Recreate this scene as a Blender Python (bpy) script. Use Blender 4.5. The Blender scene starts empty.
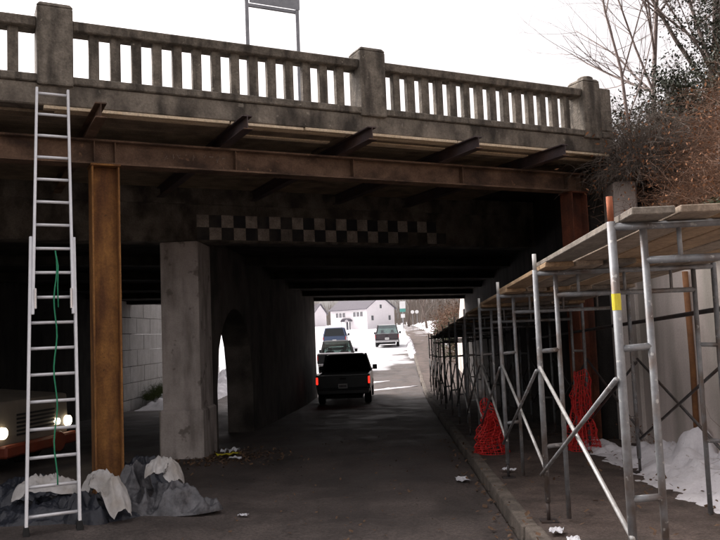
import bpy, bmesh, math, random
from mathutils import Vector, Matrix, noise
R = math.radians
random.seed(7)
scene = bpy.context.scene
col = scene.collection

# ------------------------------------------------------------------ camera, sky, sun, exposure
cam_d = bpy.data.cameras.new("camera")
cam = bpy.data.objects.new("camera", cam_d); col.objects.link(cam)
cam_d.sensor_width = 36.0; cam_d.lens = 39.5; cam_d.clip_end = 3000; cam_d.clip_start = 0.05
cam.matrix_world = (Matrix.Translation((0, 0, 1.65)) @ Matrix.Rotation(R(2.6), 4, 'Z')
                    @ Matrix.Rotation(R(90 + 4.63), 4, 'X') @ Matrix.Rotation(R(-2.3), 4, 'Z'))
scene.camera = cam

SUN_EL, SUN_AZ = 42.0, 300.0          # hazy winter light from behind an even cloud cover
world = bpy.data.worlds.new("World"); scene.world = world; world.use_nodes = True
wn = world.node_tree; wn.nodes.clear()
sky = wn.nodes.new('ShaderNodeTexSky'); sky.sky_type = 'NISHITA'; sky.sun_disc = False
sky.sun_elevation = R(SUN_EL); sky.sun_rotation = R(SUN_AZ)
sky.air_density = 1.0; sky.dust_density = 6.0; sky.ozone_density = 1.0
hs = wn.nodes.new('ShaderNodeHueSaturation'); hs.inputs['Saturation'].default_value = 0.10
bg = wn.nodes.new('ShaderNodeBackground'); bg.inputs['Strength'].default_value = 0.12
wo = wn.nodes.new('ShaderNodeOutputWorld')
tint = wn.nodes.new('ShaderNodeMix'); tint.data_type = 'RGBA'; tint.blend_type = 'MULTIPLY'; tint.inputs[0].default_value = 1.0
tint.inputs[7].default_value = (1.05, 0.975, 0.965, 1)
wn.links.new(sky.outputs[0], hs.inputs['Color']); wn.links.new(hs.outputs[0], tint.inputs[6]); wn.links.new(tint.outputs[2], bg.inputs['Color'])
wn.links.new(bg.outputs[0], wo.inputs['Surface'])

sun_d = bpy.data.lights.new("sun", 'SUN'); sun_d.energy = 0.7; sun_d.angle = R(25); sun_d.color = (1.0, 0.97, 0.94)
sun = bpy.data.objects.new("sun", sun_d); col.objects.link(sun)
saz, sel = R(SUN_AZ), R(SUN_EL)
sdir = Vector((math.sin(saz) * math.cos(sel), math.cos(saz) * math.cos(sel), math.sin(sel)))
sun.rotation_euler = sdir.to_track_quat('Z', 'Y').to_euler()
sun.location = (0, 0, 60)

vs = scene.view_settings
vs.view_transform = 'Standard'; vs.look = 'None'; vs.gamma = 1.0; vs.use_curve_mapping = False
vs.exposure = 1.42
scene.cycles.use_denoising = True
scene.cycles.max_bounces = 8; scene.cycles.diffuse_bounces = 5; scene.cycles.transparent_max_bounces = 12
scene.cycles.sample_clamp_indirect = 6.0

# ------------------------------------------------------------------ materials
MATS = {}
def mat(name, c1, c2=None, scale=3.0, rough=0.85, metal=0.0, bump=0.0, bscale=None, stain=None, stain_amt=0.5,
        stain_scale=(1.2, 1.2, 0.35), spot=None, spot_scale=30.0, spot_lo=0.62, emit=None, estr=0.0, rough2=None, detail=8, spec=0.4, grain=0.26, gscale=40.0):
    m = bpy.data.materials.new(name); m.use_nodes = True; nt = m.node_tree; n = nt.nodes; l = nt.links
    b = n['Principled BSDF']; b.inputs['Roughness'].default_value = rough; b.inputs['Metallic'].default_value = metal
    b.inputs['Specular IOR Level'].default_value = spec
    c1 = (*c1, 1); c2 = (*(c2 or [v * 0.6 for v in c1[:3]]), 1)
    geo = n.new('ShaderNodeNewGeometry')
    t = n.new('ShaderNodeTexNoise'); t.inputs['Scale'].default_value = scale; t.inputs['Detail'].default_value = detail
    t.inputs['Roughness'].default_value = 0.65
    l.new(geo.outputs['Position'], t.inputs['Vector'])
    r = n.new('ShaderNodeValToRGB'); r.color_ramp.elements[0].position = 0.32; r.color_ramp.elements[1].position = 0.68
    r.color_ramp.elements[0].color = c2; r.color_ramp.elements[1].color = c1
    l.new(t.outputs['Fac'], r.inputs['Fac']); out = r.outputs['Color']
    def over(out, c, lo, hi, vec_scale, sc, amt, det=6):
        mp = n.new('ShaderNodeMapping'); mp.inputs['Scale'].default_value = vec_scale
        l.new(geo.outputs['Position'], mp.inputs['Vector'])
        s = n.new('ShaderNodeTexNoise'); s.inputs['Scale'].default_value = sc; s.inputs['Detail'].default_value = det
        l.new(mp.outputs[0], s.inputs['Vector'])
        rr = n.new('ShaderNodeMapRange'); rr.inputs['From Min'].default_value = lo; rr.inputs['From Max'].default_value = hi
        rr.inputs['To Max'].default_value = amt
        l.new(s.outputs['Fac'], rr.inputs['Value'])
        mx = n.new('ShaderNodeMix'); mx.data_type = 'RGBA'
        l.new(rr.outputs[0], mx.inputs[0]); l.new(out, mx.inputs[6]); mx.inputs[7].default_value = (*c, 1)
        return mx.outputs[2]
    if stain: out = over(out, stain, 0.46, 0.66, stain_scale, 2.6, stain_amt)
    if spot: out = over(out, spot, spot_lo, spot_lo + 0.06, (1, 1, 1), spot_scale, 0.85, 3)
    if bump and grain:
        gt = n.new('ShaderNodeTexNoise'); gt.inputs['Scale'].default_value = gscale; gt.inputs['Detail'].default_value = 4; gt.inputs['Roughness'].default_value = .75
        l.new(geo.outputs['Position'], gt.inputs['Vector'])
        gr = n.new('ShaderNodeMapRange'); gr.inputs['From Min'].default_value = .30; gr.inputs['From Max'].default_value = .70
        gr.inputs['To Min'].default_value = 1 - grain; gr.inputs['To Max'].default_value = 1 + grain; l.new(gt.outputs['Fac'], gr.inputs['Value'])
        gm = n.new('ShaderNodeVectorMath'); gm.operation = 'SCALE'; l.new(out, gm.inputs[0]); l.new(gr.outputs[0], gm.inputs['Scale']); out = gm.outputs[0]
    l.new(out, b.inputs['Base Color'])
    if rough2 is not None:
        mr = n.new('ShaderNodeMapRange'); mr.inputs['From Min'].default_value = 0.35; mr.inputs['From Max'].default_value = 0.65
        mr.inputs['To Min'].default_value = rough; mr.inputs['To Max'].default_value = rough2
        l.new(t.outputs['Fac'], mr.inputs['Value']); l.new(mr.outputs[0], b.inputs['Roughness'])
    if bump:
        t2 = n.new('ShaderNodeTexNoise'); t2.inputs['Scale'].default_value = bscale or scale * 6; t2.inputs['Detail'].default_value = 6
        l.new(geo.outputs['Position'], t2.inputs['Vector'])
        bp = n.new('ShaderNodeBump'); bp.inputs['Strength'].default_value = bump; bp.inputs['Distance'].default_value = 0.02
        l.new(t2.outputs['Fac'], bp.inputs['Height']); l.new(bp.outputs[0], b.inputs['Normal'])
    if emit:
        b.inputs['Emission Color'].default_value = (*emit, 1); b.inputs['Emission Strength'].default_value = estr
    MATS[name] = m; return m

def snow_over(m, kind):
    """lays real snow cover over a ground material by place and noise"""
    nt = m.node_tree; n = nt.nodes; l = nt.links; b = n['Principled BSDF']
    src = b.inputs['Base Color'].links[0].from_socket
    geo = n.new('ShaderNodeNewGeometry'); sx = n.new('ShaderNodeSeparateXYZ'); l.new(geo.outputs['Position'], sx.inputs[0])
    t = n.new('ShaderNodeTexNoise'); t.inputs['Scale'].default_value = 0.35 if kind != 'bank' else 0.9; t.inputs['Detail'].default_value = 7
    l.new(geo.outputs['Position'], t.inputs['Vector'])
    def math_(op, a, b_=None, cl=False):
        q = n.new('ShaderNodeMath'); q.operation = op; q.use_clamp = cl
        for i, v in enumerate((a, b_)):
            if v is None: continue
            if isinstance(v, (int, float)): q.inputs[i].default_value = v
            else: l.new(v, q.inputs[i])
        return q.outputs[0]
    def rng(v, a, b_, c=0.0, d=1.0):
        q = n.new('ShaderNodeMapRange'); q.inputs[1].default_value = a; q.inputs[2].default_value = b_
        q.inputs[3].default_value = c; q.inputs[4].default_value = d; l.new(v, q.inputs[0]); return q.outputs[0]
    if kind == 'road':
        y = rng(sx.outputs['Y'], 37, 47, -0.75, 0.42)
        x = rng(sx.outputs['X'], -2.2, 0.9, 0.0, -0.55)
        x2 = rng(sx.outputs['Y'], 52, 80, 1.0, 0.15)
        f = math_('ADD', math_('ADD', y, math_('MULTIPLY', x, x2)), t.outputs['Fac'])
        f = rng(f, 0.46, 0.62)
    elif kind == 'ground':
        y = rng(sx.outputs['Y'], 30, 36, -0.4, 0.45)
        vx = math_('MULTIPLY', rng(sx.outputs['X'], 3.0, 4.5), rng(sx.outputs['Y'], 90, 130, -.6, 0.0))
        f = rng(math_('ADD', math_('ADD', y, vx), t.outputs['Fac']), 0.50, 0.60)
    elif kind == 'walk':
        y = rng(sx.outputs['Y'], 38, 90, -0.4, -0.12)
        f = rng(math_('ADD', y, t.outputs['Fac']), 0.42, 0.5)
    mx = n.new('ShaderNodeMix'); mx.data_type = 'RGBA'
    l.new(f, mx.inputs[0]); l.new(src, mx.inputs[6]); mx.inputs[7].default_value = (0.80, 0.80, 0.83, 1)
    l.new(mx.outputs[2], b.inputs['Base Color'])

mat('concrete', (0.27, 0.235, 0.19), (0.115, 0.098, 0.08), 2.6, 0.92, bump=0.45, bscale=28, stain=(0.028, 0.024, 0.020), stain_amt=0.85, stain_scale=(1.5, 1.5, .55), spot=(0.32, .29, .24), spot_scale=7, spot_lo=.66)
mat('concrete_rail', (0.25, 0.22, 0.18), (0.10, 0.087, 0.07), 7.0, 0.92, bump=0.5, bscale=40, stain=(0.035, 0.030, 0.025), stain_amt=0.75, stain_scale=(3, 3, .5), spot=(0.30, .27, .22), spot_scale=18, spot_lo=.68)
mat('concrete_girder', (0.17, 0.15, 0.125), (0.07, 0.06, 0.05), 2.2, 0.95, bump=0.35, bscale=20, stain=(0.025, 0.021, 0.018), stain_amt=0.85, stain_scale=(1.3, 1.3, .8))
mat('pier_dark', (0.12, 0.105, 0.092), (0.045, 0.039, 0.034), 1.2, 0.95, bump=0.3, bscale=20, stain=(0.02, 0.018, 0.016), stain_amt=0.9, stain_scale=(.5, .5, .4))  # arcade wall concrete, a darker tone than the column at its front
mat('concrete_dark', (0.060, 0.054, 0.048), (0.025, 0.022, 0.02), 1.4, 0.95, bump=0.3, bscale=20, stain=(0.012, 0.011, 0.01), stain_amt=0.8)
mat('pier_paint', (0.45, 0.405, 0.38), (0.34, 0.305, 0.28)
    , 3.0, 0.9, bump=0.3, bscale=30, grain=.12, stain=(0.12, 0.105, 0.09), stain_amt=0.65, stain_scale=(1.6, 1.6, .4), spot=(.15, .13, .115), spot_scale=4, spot_lo=.62)
mat('concrete_pale', (0.68, 0.61, 0.57), (0.55, 0.49, 0.455), 1.4, 0.92, bump=0.25, bscale=30, grain=.10, stain=(0.17, 0.165, 0.125), stain_amt=0.6, stain_scale=(.45, .45, .09))
mat('kerb', (0.20, 0.172, 0.145), (0.095, 0.08, 0.066), 4.5, 0.95, bump=0.5, bscale=35, stain=(0.06, 0.052, 0.045), stain_amt=0.7, stain_scale=(1, 1, 1))
mat('asphalt', (0.118, 0.097, 0.088), (0.056, 0.046, 0.042), 1.1, 0.55, bump=0.45, bscale=120, grain=.55, gscale=34, rough2=0.9, stain=(0.035, 0.030, 0.028), stain_amt=0.6, stain_scale=(.7, .25, 1), spot=(0.15, .12, .095), spot_scale=22, spot_lo=.70)
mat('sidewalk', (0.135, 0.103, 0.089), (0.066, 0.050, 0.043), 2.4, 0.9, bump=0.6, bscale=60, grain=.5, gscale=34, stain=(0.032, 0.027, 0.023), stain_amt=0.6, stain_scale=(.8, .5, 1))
mat('dirt', (0.105, 0.078, 0.058), (0.045, 0.034, 0.026), 2.6, 0.97, bump=0.8, bscale=24, spot=(0.20, 0.12, 0.065), spot_scale=26, spot_lo=.60)
snow_over(MATS['asphalt'], 'road'); snow_over(MATS['sidewalk'], 'walk'); snow_over(MATS['dirt'], 'ground')
mat('snow', (0.84, 0.83, 0.86), (0.68, 0.67, 0.71), 2.5, 0.75, bump=0.5, bscale=14, grain=.05, spot=(0.36, .33, .30), spot_scale=16, spot_lo=.68)
mat('rust_orange', (0.36, 0.170, 0.050), (0.18, 0.080, 0.028), 4.0, 0.85, bump=0.3, bscale=60, stain=(0.10, 0.040, 0.018), stain_amt=0.8, stain_scale=(3, 3, .5), spot=(.05, .025, .015), spot_scale=20, spot_lo=.69)
mat('rust_beam', (0.235, 0.150, 0.100), (0.115, 0.068, 0.045), 3.2, 0.85, bump=0.3, bscale=60, stain=(0.04, 0.024, 0.018), stain_amt=0.8, stain_scale=(1, 1, 1.4), spot=(.26, .15, .09), spot_scale=9, spot_lo=.66)
mat('rust_red', (0.20, 0.062, 0.030), (0.10, 0.034, 0.020), 4.5, 0.85, bump=0.3, bscale=60, stain=(0.045, 0.02, 0.014), stain_amt=0.8)
mat('joist_steel', (0.085, 0.066, 0.070), (0.045, 0.034, 0.036), 4.0, 0.6, bump=0.2, bscale=50, stain=(0.10, 0.05, 0.03), stain_amt=0.5)
mat('new_wood', (0.74, 0.62, 0.46), (0.58, 0.45, 0.30), 6.0, 0.8, bump=0.2, bscale=40)
mat('form_wood', (0.30, 0.235, 0.165), (0.15, 0.115, 0.08), 3.5, 0.9, bump=0.3, bscale=40, stain=(.06, .045, .032), stain_amt=.5, stain_scale=(1, 1, 1))
mat('plank', (0.40, 0.325, 0.25), (0.22, 0.17, 0.125), 5.0, 0.88, bump=0.3, bscale=50, stain=(0.13, 0.10, 0.075), stain_amt=0.55, stain_scale=(4, .5, 3))
mat('plank_new', (0.46, 0.32, 0.19), (0.30, 0.20, 0.12), 5.0, 0.85, bump=0.3, bscale=50, stain=(0.18, 0.12, 0.07), stain_amt=0.5, stain_scale=(4, .5, 3))
mat('plank_grey', (0.27, 0.24, 0.20), (0.15, 0.13, 0.11), 5.0, 0.9, bump=0.3, bscale=50, stain=(0.09, 0.075, 0.06), stain_amt=0.55, stain_scale=(4, .5, 3))
mat('galvanised', (0.33, 0.345, 0.355), (0.19, 0.195, 0.205), 11.0, 0.55, 0.45, stain=(0.13, 0.08, 0.05), stain_amt=0.7, stain_scale=(2.5, 2.5, 2), spot=(.50, .50, .48), spot_scale=26, spot_lo=.64, rough2=.65)
mat('galv_brace', (0.62, 0.62, 0.60), (0.44, 0.44, 0.43), 14.0, 0.45, 0.35, stain=(0.16, 0.14, 0.12), stain_amt=0.4, stain_scale=(3, 3, 3))
mat('dark_tube', (0.10, 0.095, 0.095), (0.055, 0.05, 0.05), 9.0, 0.55, 0.5, stain=(0.09, 0.05, 0.03), stain_amt=0.5)
mat('pin_rust', (0.40, 0.13, 0.06), (0.22, 0.07, 0.035), 12, 0.8)
mat('pin_white', (0.70, 0.70, 0.68), (0.55, 0.55, 0.53), 12, 0.6)
mat('yellow_tape', (0.75, 0.66, 0.05), (0.6, 0.5, 0.04), 12, 0.6)
mat('aluminium', (0.82, 0.83, 0.85), (0.70, 0.71, 0.74), 12, 0.38, 0.25, stain=(0.5, .5, .5), stain_amt=.3)
mat('rubber', (0.02, 0.02, 0.02), (0.012, 0.012, 0.012), 12, 0.8)
mat('rope_green', (0.03, 0.28, 0.14), (0.02, 0.18, 0.09), 40, 0.85)
mat('check_white', (0.46, 0.41, 0.36), (0.22, 0.195, 0.17), 5.0, 0.9, bump=.2, stain=(0.09, 0.08, 0.068), stain_amt=0.7, stain_scale=(.9, .9, .9))
mat('check_black', (0.030, 0.032, 0.036), (0.016, 0.016, 0.018), 5.0, 0.8, stain=(0.085, 0.075, 0.065), stain_amt=0.6, stain_scale=(1.4, 1.4, 1.2))
mat('tarp_grey', (0.15, 0.15, 0.16), (0.030, 0.031, 0.036), 7.0, 0.32, bump=0.8, bscale=18, grain=.05)
mat('tarp_dark', (0.040, 0.045, 0.058), (0.012, 0.014, 0.020), 6.0, 0.35, bump=0.7, bscale=18, grain=.05)
mat('sack_white', (0.54, 0.53, 0.52), (0.34, 0.33, 0.32), 6.0, 0.8, bump=0.4, bscale=26, grain=.04, stain=(0.30, .26, .21), stain_amt=.5, stain_scale=(2, 2, 2))
mat('net_red', (0.72, 0.035, 0.03), (0.45, 0.02, 0.02), 20, 0.6)
mat('bark', (0.17, 0.135, 0.115), (0.08, 0.064, 0.055), 12, 0.95, bump=0.4, bscale=60)
mat('bark_pale', (0.30, 0.25, 0.225), (0.17, 0.135, 0.125), 12, 0.95, bump=0.3, bscale=60)
mat('twig_brown', (0.235, 0.140, 0.092), (0.11, 0.065, 0.045), 6, 0.95)
mat('twig_grey', (0.20, 0.17, 0.145), (0.10, 0.083, 0.07), 6, 0.95)
mat('dead_leaf', (0.32, 0.15, 0.068), (0.14, 0.062, 0.032), 14, 0.9)
mat('litter_leaf', (0.19, 0.115, 0.068), (0.06, 0.036, 0.023), 14, 0.9)
mat('ivy_leaf', (0.055, 0.082, 0.028), (0.025, 0.040, 0.016), 9, 0.55)
mat('evergreen', (0.036, 0.046, 0.024), (0.016, 0.021, 0.012), 7, 0.6)
mat('grass', (0.10, 0.13, 0.035), (0.05, 0.07, 0.02), 7, 0.9)
mat('sign_back', (0.32, 0.33, 0.35), (0.22, 0.23, 0.25), 8, 0.5, 0.3)
mat('wall_block', (0.52, 0.51, 0.50), (0.42, 0.41, 0.40), 3, 0.92, bump=.2, stain=(.28, .26, .24), stain_amt=.4)
mat('house_siding', (0.78, 0.75, 0.77), (0.72, 0.69, 0.71), 2, 0.85)
mat('house_roof', (0.16, 0.15, 0.17), (0.10, 0.095, 0.11), 6, 0.9)
mat('house_trim', (0.82, 0.81, 0.81), (0.76, 0.75, 0.75), 4, 0.7)
mat('window_dark', (0.10, 0.10, 0.115), (0.06, 0.06, 0.07), 2, 0.25)
mat('paint_black', (0.016, 0.018, 0.020), (0.011, 0.012, 0.013), 3, 0.32, spec=.6)
mat('paint_green', (0.022, 0.034, 0.036), (0.015, 0.022, 0.024), 3, 0.32, spec=.6)
mat('paint_blue', (0.040, 0.065, 0.13), (0.03, 0.05, 0.10), 3, 0.35, spec=.6)
mat('paint_maroon', (0.045, 0.034, 0.040), (0.03, 0.022, 0.026), 3, 0.4, spec=.6)
mat('paint_silver', (0.50, 0.51, 0.52), (0.42, 0.43, 0.44), 3, 0.35, 0.4)
mat('paint_cream', (0.20, 0.175, 0.14), (0.13, 0.115, 0.095), 2, 0.55, stain=(.16, .13, .10), stain_amt=.5)
mat('paint_orange', (0.20, 0.04, 0.018), (0.12, 0.025, 0.012), 3, 0.55, stain=(.12, .05, .03), stain_amt=.5)
mat('chrome', (0.60, 0.60, 0.61), (0.5, 0.5, 0.51), 6, 0.25, 0.9)
mat('tail_red', (0.40, 0.015, 0.012), (0.3, 0.01, 0.01), 6, 0.35)
mat('tail_lit', (0.55, 0.03, 0.02), (0.4, 0.02, 0.01), 6, 0.35, emit=(1.0, 0.035, 0.02), estr=0.55)
mat('headlight_lit', (0.9, 0.85, 0.75), (0.9, 0.85, 0.75), 6, 0.3, emit=(1.0, 0.86, 0.62), estr=2.5)
mat('plate_white', (0.82, 0.82, 0.80), (0.74, 0.74, 0.72), 8, 0.6)
mat('ink', (0.03, 0.03, 0.05), (0.02, 0.02, 0.03), 8, 0.6)
mat('sign_green', (0.10, 0.34, 0.30), (0.08, 0.28, 0.25), 8, 0.5)
mat('sign_white', (0.80, 0.80, 0.80), (0.74, 0.74, 0.74), 8, 0.5)
mat('chalk', (0.34, 0.27, 0.22), (0.20, 0.14, 0.11), 30, 0.95)
mat('litter_paper', (0.72, 0.73, 0.76), (0.55, 0.56, 0.60), 9, 0.7)
mat('litter_yellow', (0.70, 0.62, 0.05), (0.5, 0.42, 0.04), 9, 0.5)
mat('pipe_rust', (0.26, 0.12, 0.05), (0.14, 0.065, 0.03), 7, 0.85)
mat('tyre', (0.022, 0.022, 0.023), (0.014, 0.014, 0.015), 8, 0.9)

def glass(name, tint, trans):
    m = bpy.data.materials.new(name); m.use_nodes = True; n = m.node_tree.nodes; l = m.node_tree.links; n.clear()
    o = n.new('ShaderNodeOutputMaterial'); tr = n.new('ShaderNodeBsdfTransparent'); tr.inputs[0].default_value = (*tint, 1)
    g = n.new('ShaderNodeBsdfGlossy'); g.inputs['Roughness'].default_value = 0.06; g.inputs[0].default_value = (.8, .85, .9, 1)
    mx = n.new('ShaderNodeMixShader'); mx.inputs[0].default_value = 1 - trans
    l.new(tr.outputs[0], mx.inputs[1]); l.new(g.outputs[0], mx.inputs[2]); l.new(mx.outputs[0], o.inputs[0])
    MATS[name] = m
glass('car_glass', (0.55, 0.62, 0.60), 0.86)
glass('car_glass_dark', (0.10, 0.11, 0.12), 0.92)

# ------------------------------------------------------------------ mesh helpers
class MB:
    def __init__(s): s.v = []; s.f = []
    def box(s, x0, x1, y0, y1, z0, z1):
        k = len(s.v)
        s.v += [(x0, y0, z0), (x1, y0, z0), (x1, y1, z0), (x0, y1, z0), (x0, y0, z1), (x1, y0, z1), (x1, y1, z1), (x0, y1, z1)]
        s.f += [tuple(k + i for i in q) for q in ((0, 3, 2, 1), (4, 5, 6, 7), (0, 1, 5, 4), (1, 2, 6, 5), (2, 3, 7, 6), (3, 0, 4, 7))]
        return s
    def hexa(s, pts):
        k = len(s.v); s.v += [tuple(p) for p in pts]
        s.f += [tuple(k + i for i in q) for q in ((0, 3, 2, 1), (4, 5, 6, 7), (0, 1, 5, 4), (1, 2, 6, 5), (2, 3, 7, 6), (3, 0, 4, 7))]
        return s
    def prism(s, poly, h0, h1, axis='z'):
        """closed polygon (2-D) swept between h0 and h1 along an axis"""
        k = len(s.v); n = len(poly)
        for h in (h0, h1):
            for (p, q) in poly:
                s.v.append((p, q, h) if axis == 'z' else ((h, p, q) if axis == 'x' else (p, h, q)))
        s.f.append(tuple(k + i for i in range(n))[::-1]); s.f.append(tuple(k + n + i for i in range(n)))
        for i in range(n):
            j = (i + 1) % n; s.f.append((k + i, k + j, k + n + j, k + n + i))
        return s
    def poly(s, pts, rad, n=6, cap=True):
        """tube through points with a radius at each"""
        pts = [Vector(p) for p in pts]
        if not hasattr(rad, '__len__'): rad = [rad] * len(pts)
        k = len(s.v); up = None
        for i, p in enumerate(pts):
            d = (pts[min(i + 1, len(pts) - 1)] - pts[max(i - 1, 0)])
            d = d.normalized() if d.length > 1e-9 else Vector((0, 0, 1))
            if up is None:
                up = Vector((0, 0, 1)) if abs(d.z) < 0.9 else Vector((1, 0, 0))
            x = d.cross(up)
            if x.length < 1e-6: x = d.cross(Vector((0, 1, 0)))
            x.normalize(); y = x.cross(d).normalized(); up = y
            for j in range(n):
                a = 2 * math.pi * j / n; s.v.append(tuple(p + (x * math.cos(a) + y * math.sin(a)) * rad[i]))
        for i in range(len(pts) - 1):
            for j in range(n):
                j2 = (j + 1) % n
                s.f.append((k + i * n + j, k + i * n + j2, k + (i + 1) * n + j2, k + (i + 1) * n + j))
        if cap and n > 2:
            s.f.append(tuple(k + j for j in range(n))[::-1]); e = k + (len(pts) - 1) * n; s.f.append(tuple(e + j for j in range(n)))
        return s
    def quad(s, c, x, y):
        k = len(s.v); c = Vector(c)
        s.v += [tuple(c - x - y), tuple(c + x - y), tuple(c + x + y), tuple(c - x + y)]; s.f.append((k, k + 1, k + 2, k + 3)); return s
    def leaf(s, c, size, rnd=random):
        a = Vector((rnd.gauss(0, 1), rnd.gauss(0, 1), rnd.gauss(0, 1))).normalized()
        b = a.cross(Vector((rnd.gauss(0, 1), rnd.gauss(0, 1), rnd.gauss(0, 1)))).normalized()
        k = len(s.v); c = Vector(c)
        s.v += [tuple(c - a * size), tuple(c + b * size * .5), tuple(c + a * size), tuple(c - b * size * .5)]
        s.f.append((k, k + 1, k + 2, k + 3))
    def build(s, name, m, parent=None, bevel=0.0, smooth=False, loc=None, seg=1):
        me = bpy.data.meshes.new(name); me.from_pydata(s.v, [], s.f)
        if bevel:
            bm = bmesh.new(); bm.from_mesh(me)
            bmesh.ops.recalc_face_normals(bm, faces=bm.faces)
            ed = [e for e in bm.edges if len(e.link_faces) == 2 and e.calc_face_angle(0) > 0.5]
            bmesh.ops.bevel(bm, geom=ed, offset=bevel, segments=seg, profile=0.6, affect='EDGES', clamp_overlap=True)
            bm.to_mesh(me); bm.free()
        me.materials.append(MATS[m] if isinstance(m, str) else m)
        if smooth:
            me.polygons.foreach_set('use_smooth', [True] * len(me.polygons))
        me.update()
        return link(name, me, parent, loc)
def link(name, me, parent=None, loc=None):
    o = bpy.data.objects.new(name, me); col.objects.link(o)
    if parent: o.parent = parent
    if loc: o.location = loc
    return o
def tag(o, label=None, cat=None, group=None, kind=None):
    if label: o['label'] = label
    if cat: o['category'] = cat
    if group: o['group'] = group
    if kind: o['kind'] = kind
    return o
def thing(name, label, cat, loc=(0, 0, 0), rz=0.0, group=None):
    o = bpy.data.objects.new(name, None); col.objects.link(o); o.location = loc; o.rotation_euler.z = rz
    o.empty_display_size = 0.2
    return tag(o, label, cat, group)
def copy_tree(o, parent=None):
    c = o.copy(); col.objects.link(c); c.parent = parent
    for ch in list(o.children): copy_tree(ch, c)
    return c
ORD = ['first', 'second', 'third', 'fourth', 'fifth', 'sixth', 'seventh', 'eighth', 'ninth', 'tenth', 'eleventh', 'twelfth', 'thirteenth', 'fourteenth']

def lerp_tab(tab, y):
    if y <= tab[0][0]: return tab[0][1]
    for (a, va), (b, vb) in zip(tab, tab[1:]):
        if y <= b:
            t = (y - a) / (b - a); return va + (vb - va) * t
    return tab[-1][1]
GT = [(4, 0), (13, -.306), (22, -.612), (28, -.80), (33, -.85), (38, -.72), (45, -.38), (55, .06), (66, .52), (80, .95), (100, 1.5), (170, 2.7), (400, 6.0), (900, 12)]
def g(y): return (lerp_tab(GT, y - 1.5) + lerp_tab(GT, y) + lerp_tab(GT, y + 1.5)) / 3
def sstep(a, b, x):
    t = max(0, min(1, (x - a) / (b - a))); return t * t * (3 - 2 * t)

KERB_X, WALL_X, PIER_R, PIER_L, ABUT_R, ABUT_L = 0.93, 3.6, -3.4, -4.0, 3.05, -9.9

# ------------------------------------------------------------------ ground, road, pavement
def terrain_z(x, y):
    base = g(y) - 0.06
    n = noise.noise(Vector((x * .35, y * .35, 0))) * 0.25 + noise.noise(Vector((x * 1.3, y * 1.3, 3))) * 0.06
    if x > 3.8:
        near = 2.75 + 1.35 * sstep(3.9, 5.3, x) + 0.13 * max(0, x - 5.3) + n
        near = min(near, 5.6 + n)
        far = base + 0.15 + 0.9 * sstep(3.9, 8, x) + n * .6 + max(0, (x - 8)) * .03
        t = sstep(37.5, 41, y)
        return near * (1 - t) + far * t
    if x < -10.2:
        d = -10.2 - x
        near = 1.2 + 3.0 * sstep(0, 3, d) + n
        far = base + 0.9 * sstep(0, 5, d) + n * .5
        t0 = sstep(2, 6, y); t1 = sstep(42, 46, y)
        return (base + n * .2) * (1 - t0) + (near * (1 - t1) + far * t1) * t0
    if y > 44 and x < -9.7: return base + .1
    return base
def axis_list(parts):
    out = []
    for a, b, st in parts:
        k = max(1, round((b - a) / st)); out += [a + (b - a) * i / k for i in range(k)]
    return out + [parts[-1][1]]
xs = axis_list([(-400, -60, 40), (-60, -24, 4), (-24, -10.3, .7), (-10.3, -10.1, .2), (-10.1, 3.68, .6), (3.68, 3.86, .18), (3.86, 14, .35), (14, 30, 1.6), (30, 60, 5), (60, 400, 40)])
ys = axis_list([(-40, -4, 3), (-4, 46, .5), (46, 100, 2), (100, 300, 12), (300, 900, 60)])
m = MB(); W = len(xs)
m.v = [(x, y, terrain_z(x, y)) for y in ys for x in xs]
m.f = [(j * W + i, j * W + i + 1, (j + 1) * W + i + 1, (j + 1) * W + i) for j in range(len(ys) - 1) for i in range(W - 1)]
tag(m.build('ground', 'dirt', smooth=True), kind='structure')

def sheet(name, mname, x0, x1, y0, y1, dz, nx=8, bumpy=0.0, step=.6):
    yy = axis_list([(y0, min(y1, 50), step)] + ([(50, y1, 3)] if y1 > 50 else []))
    m = MB()
    for y in yy:
        for i in range(nx + 1):
            x = x0 + (x1 - x0) * i / nx
            m.v.append((x, y, g(y) + dz + bumpy * noise.noise(Vector((x * .8, y * .5, 1)))))
    w = nx + 1
    m.f = [(j * w + i, j * w + i + 1, (j + 1) * w + i + 1, (j + 1) * w + i) for j in range(len(yy) - 1) for i in range(nx)]
    return tag(m.build(name, mname, smooth=True), kind='structure')
sheet('road', 'asphalt', -9.9, KERB_X - .02, -14, 240, 0.0, 16, 0.012)
# pavement in concrete flags, kerb in long stones
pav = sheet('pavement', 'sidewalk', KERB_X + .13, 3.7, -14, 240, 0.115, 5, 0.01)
kr = tag(thing('kerb', None, None), kind='structure')
y = -8.0; i = 0
while y < 110:
    ln = random.uniform(1.7, 2.2) if y < 40 else 6
    m = MB(); y1 = y + ln - .015
    dx = random.uniform(-.012, .012); dz = random.uniform(-.012, .01)
    m.hexa([(KERB_X + dx, y, g(y) - .2), (KERB_X + .16 + dx, y, g(y) - .2), (KERB_X + .16 + dx, y1, g(y1) - .2), (KERB_X + dx, y1, g(y1) - .2),
            (KERB_X + .02 + dx, y, g(y) + .13 + dz), (KERB_X + .16 + dx, y, g(y) + .13 + dz), (KERB_X + .16 + dx, y1, g(y1) + .13 + dz), (KERB_X + .02 + dx, y1, g(y1) + .13 + dz)])
    m.build('kerbstone', 'kerb', kr, bevel=.03, seg=3)
    y += ln
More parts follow.
